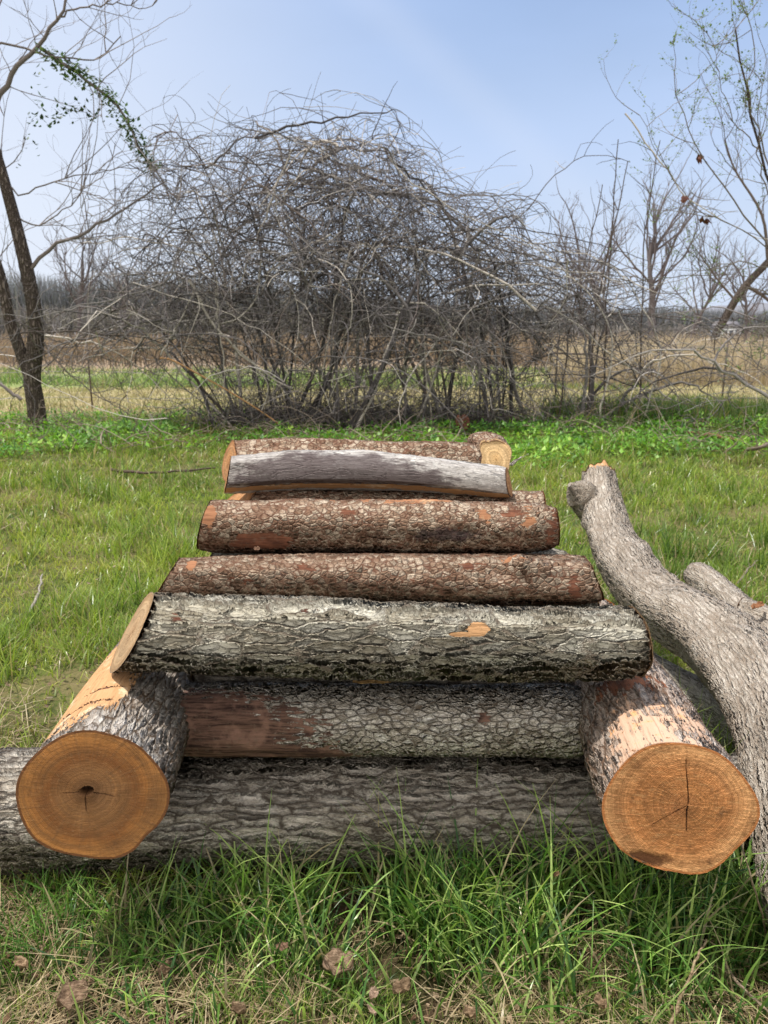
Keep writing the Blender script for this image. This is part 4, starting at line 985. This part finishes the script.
chip('bark_chip', 'orange brown bark strip resting on the limb at the right edge', at(757, 612, 2.28)+np.array([0, 0, .02]), .018, .07, (.34, .16, .08), .6, tilt=.4)
chip('dead_leaf', 'curled tan dead leaf caught in the long grass before the right log', at(557, 870, 1.2), .010, .020, (.26, .17, .10), .7, cat='leaf', curl=.6)
chip('bark_chip', 'small loose flake of bark standing on the left end of the reddish scaly log', at(257, 551, 1.39)+np.array([0, 0, .004]), .005, .012, (.25, .15, .10), .2, tilt=1.2)
chip('wood_sliver', 'orange wood sliver wedged between the thickest log and the blocky barked log', at(372, 682, 1.35), .010, .075, (.52, .33, .14), .0, cat='sliver', curl=.1)
chip('dead_leaf', 'dark brown dead leaf hanging behind the middle of the top row', at(463, 427, 8.4), .12, .16, (.13, .06, .04), .2, tilt=1.2, cat='leaf', curl=.5)
for i, (px, py, lab) in enumerate([(402, 985, 'rust brown dead leaf lying right of the bark chips at the bottom centre'), (528, 955, 'curled brown dead leaf under the long grass at lower right of centre'), (165, 968, 'tan dead leaf in the grass below the left end-on log'), (470, 1010, 'dark dead leaf near the bottom edge right of centre'),
                        (238, 1006, 'pale crumpled dead leaf near the bottom edge left of centre'), (600, 1000, 'brown dead leaf in the turf at the lower right'), (20, 960, 'brown dead leaf at the left edge below the lowest log')]):
    k = RNG.uniform(.7, 1.15); chip('dead_leaf', lab, g_at(px, py, .035), RNG.uniform(.014, .024), RNG.uniform(.025, .042), (.32*k, .225*k, .14*k), RNG.uniform(0, 3), tilt=RNG.uniform(-.4, .5), cat='leaf', group='dead leaves in the foreground grass', curl=.7)
# scattered small litter, too fine to count
acc = Acc(); n = 700; X = RNG.uniform(-.8, .8, n); Y = RNG.uniform(.88, 1.3, n)
acc.add(*leafs(np.stack([X, Y, gz(X, Y)+RNG.uniform(.004, .02, n)], -1), RNG.uniform(.006, .022, n), RNG.uniform(.004, .014, n), RNG.uniform(0, 6.3, n), RNG.uniform(-.4, .4, n), pal(n, RNG.random(n), [(.12, .07, .04), (.28, .18, .11), (.42, .32, .22)])))
n = 1500; Y = 1/(1/1.4+(1/8.-1/1.4)*RNG.random(n)); X = RNG.uniform(-1, 1, n)*(Y*.6+.5)
acc.add(*leafs(np.stack([X, Y, gz(X, Y)+RNG.uniform(.01, .04, n)], -1), RNG.uniform(.006, .018, n)*np.sqrt(Y), RNG.uniform(.004, .011, n)*np.sqrt(Y), RNG.uniform(0, 6.3, n), RNG.uniform(-.4, .4, n), pal(n, RNG.random(n), [(.12, .08, .05), (.26, .19, .12), (.42, .35, .24)])))
tag(acc.build('leaf_litter', M_STICK, smooth=False), 'fine brown leaf and bark crumbs scattered through the turf', 'litter', kind='stuff')

# ------------------------------------------------------------------ light, sky, camera
SUN = Vector((-.28, .03, .96)).normalized()
el = math.asin(SUN.z); azi = math.atan2(SUN.x, SUN.y)
w = bpy.data.worlds.new('World'); sc.world = w; w.use_nodes = True
nt = w.node_tree; nt.nodes.clear()
out = nt.nodes.new('ShaderNodeOutputWorld'); bg = nt.nodes.new('ShaderNodeBackground'); bg.inputs['Strength'].default_value = .15
sky = nt.nodes.new('ShaderNodeTexSky'); sky.sky_type = 'NISHITA'; sky.sun_disc = False
sky.sun_elevation = el; sky.sun_rotation = azi; sky.altitude = 0; sky.air_density = 1.0; sky.dust_density = 2.2; sky.ozone_density = 1.6
# thin cirrus haze over the sky
tc = nt.nodes.new('ShaderNodeTexCoord'); mp = nt.nodes.new('ShaderNodeMapping'); mp.inputs['Scale'].default_value = (1.2, 1.2, 3.5); mp.inputs['Rotation'].default_value = (0, math.radians(-35), 0)
nz = nt.nodes.new('ShaderNodeTexNoise'); nz.inputs['Scale'].default_value = 1.6; nz.inputs['Detail'].default_value = 5; nz.inputs['Roughness'].default_value = .5
mr = nt.nodes.new('ShaderNodeMapRange'); mr.inputs[1].default_value = .35; mr.inputs[2].default_value = .8; mr.inputs[3].default_value = .45; mr.inputs[4].default_value = .85
mx = nt.nodes.new('ShaderNodeMix'); mx.data_type = 'RGBA'; mx.inputs[7].default_value = (3.2, 4.4, 6.9, 1)
# one faint straight contrail: a band about a great circle
d1 = Vector(at(370, 0, 1.0)-np.array([0, 0, H])).normalized(); d2 = Vector(at(545, 165, 1.0)-np.array([0, 0, H])).normalized(); nn = d1.cross(d2).normalized()
dp = nt.nodes.new('ShaderNodeVectorMath'); dp.operation = 'DOT_PRODUCT'; dp.inputs[1].default_value = nn; nt.links.new(tc.outputs['Generated'], dp.inputs[0])
ab = nt.nodes.new('ShaderNodeMath'); ab.operation = 'ABSOLUTE'; nt.links.new(dp.outputs['Value'], ab.inputs[0])
cm = nt.nodes.new('ShaderNodeMapRange'); cm.interpolation_type = 'SMOOTHSTEP'; cm.inputs[1].default_value = 0; cm.inputs[2].default_value = .035; cm.inputs[3].default_value = .13; cm.inputs[4].default_value = 0; nt.links.new(ab.outputs[0], cm.inputs[0])
cx = nt.nodes.new('ShaderNodeMix'); cx.data_type = 'RGBA'; cx.inputs[7].default_value = (5.2, 5.6, 6.6, 1)
# added unseen white glow in the sky behind the camera, brightening the log fronts
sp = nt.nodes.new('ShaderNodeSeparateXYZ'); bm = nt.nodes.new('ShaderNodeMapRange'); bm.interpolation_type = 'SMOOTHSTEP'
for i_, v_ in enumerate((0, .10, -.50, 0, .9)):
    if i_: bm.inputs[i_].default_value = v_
hm = nt.nodes.new('ShaderNodeMapRange'); lm_ = nt.nodes.new('ShaderNodeMapRange')
for m_, vs in ((hm, (.42, .0, 0, .65)), (lm_, (.15, -.55, 0, .65))):          # paler towards the horizon and towards the sun side
    m_.interpolation_type = 'SMOOTHSTEP'
    for i_, v_ in enumerate(vs): m_.inputs[i_+1].default_value = v_
hx_ = nt.nodes.new('ShaderNodeMix'); hx_.data_type = 'RGBA'; hx_.inputs[7].default_value = (5.3, 5.8, 6.7, 1)
lx_ = nt.nodes.new('ShaderNodeMix'); lx_.data_type = 'RGBA'; lx_.inputs[7].default_value = (5.9, 6.2, 6.8, 1)
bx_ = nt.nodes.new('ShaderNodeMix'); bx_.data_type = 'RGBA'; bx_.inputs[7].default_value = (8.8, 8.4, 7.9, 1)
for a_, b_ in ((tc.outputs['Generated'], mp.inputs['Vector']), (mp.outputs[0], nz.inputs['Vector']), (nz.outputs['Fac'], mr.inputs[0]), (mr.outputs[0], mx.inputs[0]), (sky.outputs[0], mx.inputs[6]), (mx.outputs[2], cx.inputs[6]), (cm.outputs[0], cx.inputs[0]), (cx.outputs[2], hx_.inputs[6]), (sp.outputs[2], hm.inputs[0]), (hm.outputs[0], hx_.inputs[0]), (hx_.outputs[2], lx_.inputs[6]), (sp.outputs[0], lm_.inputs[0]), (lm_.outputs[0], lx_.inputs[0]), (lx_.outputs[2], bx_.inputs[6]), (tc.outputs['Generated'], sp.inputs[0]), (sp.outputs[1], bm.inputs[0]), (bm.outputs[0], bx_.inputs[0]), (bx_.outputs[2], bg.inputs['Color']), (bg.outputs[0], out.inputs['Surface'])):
    nt.links.new(a_, b_)
sl = bpy.data.lights.new('sun', 'SUN'); sl.energy = 4.7; sl.angle = math.radians(.53); sl.color = (1, .955, .89)
so = bpy.data.objects.new('sun', sl); C.objects.link(so); so.rotation_euler = SUN.to_track_quat('Z', 'Y').to_euler()
cd = bpy.data.cameras.new('camera'); cam = bpy.data.objects.new('camera', cd); C.objects.link(cam); sc.camera = cam
cd.sensor_fit = 'VERTICAL'; cd.sensor_height = 36; cd.lens = FPX/1024*36; cd.clip_start = .02; cd.clip_end = 2000
cam.location = (0, 0, H); cam.rotation_euler = (PI/2-PITCH, 0, 0)
cd.dof.use_dof = True; cd.dof.focus_distance = 1.45; cd.dof.aperture_fstop = 9
sc.view_settings.view_transform = 'Standard'; sc.view_settings.look = 'None'; sc.view_settings.exposure = 0
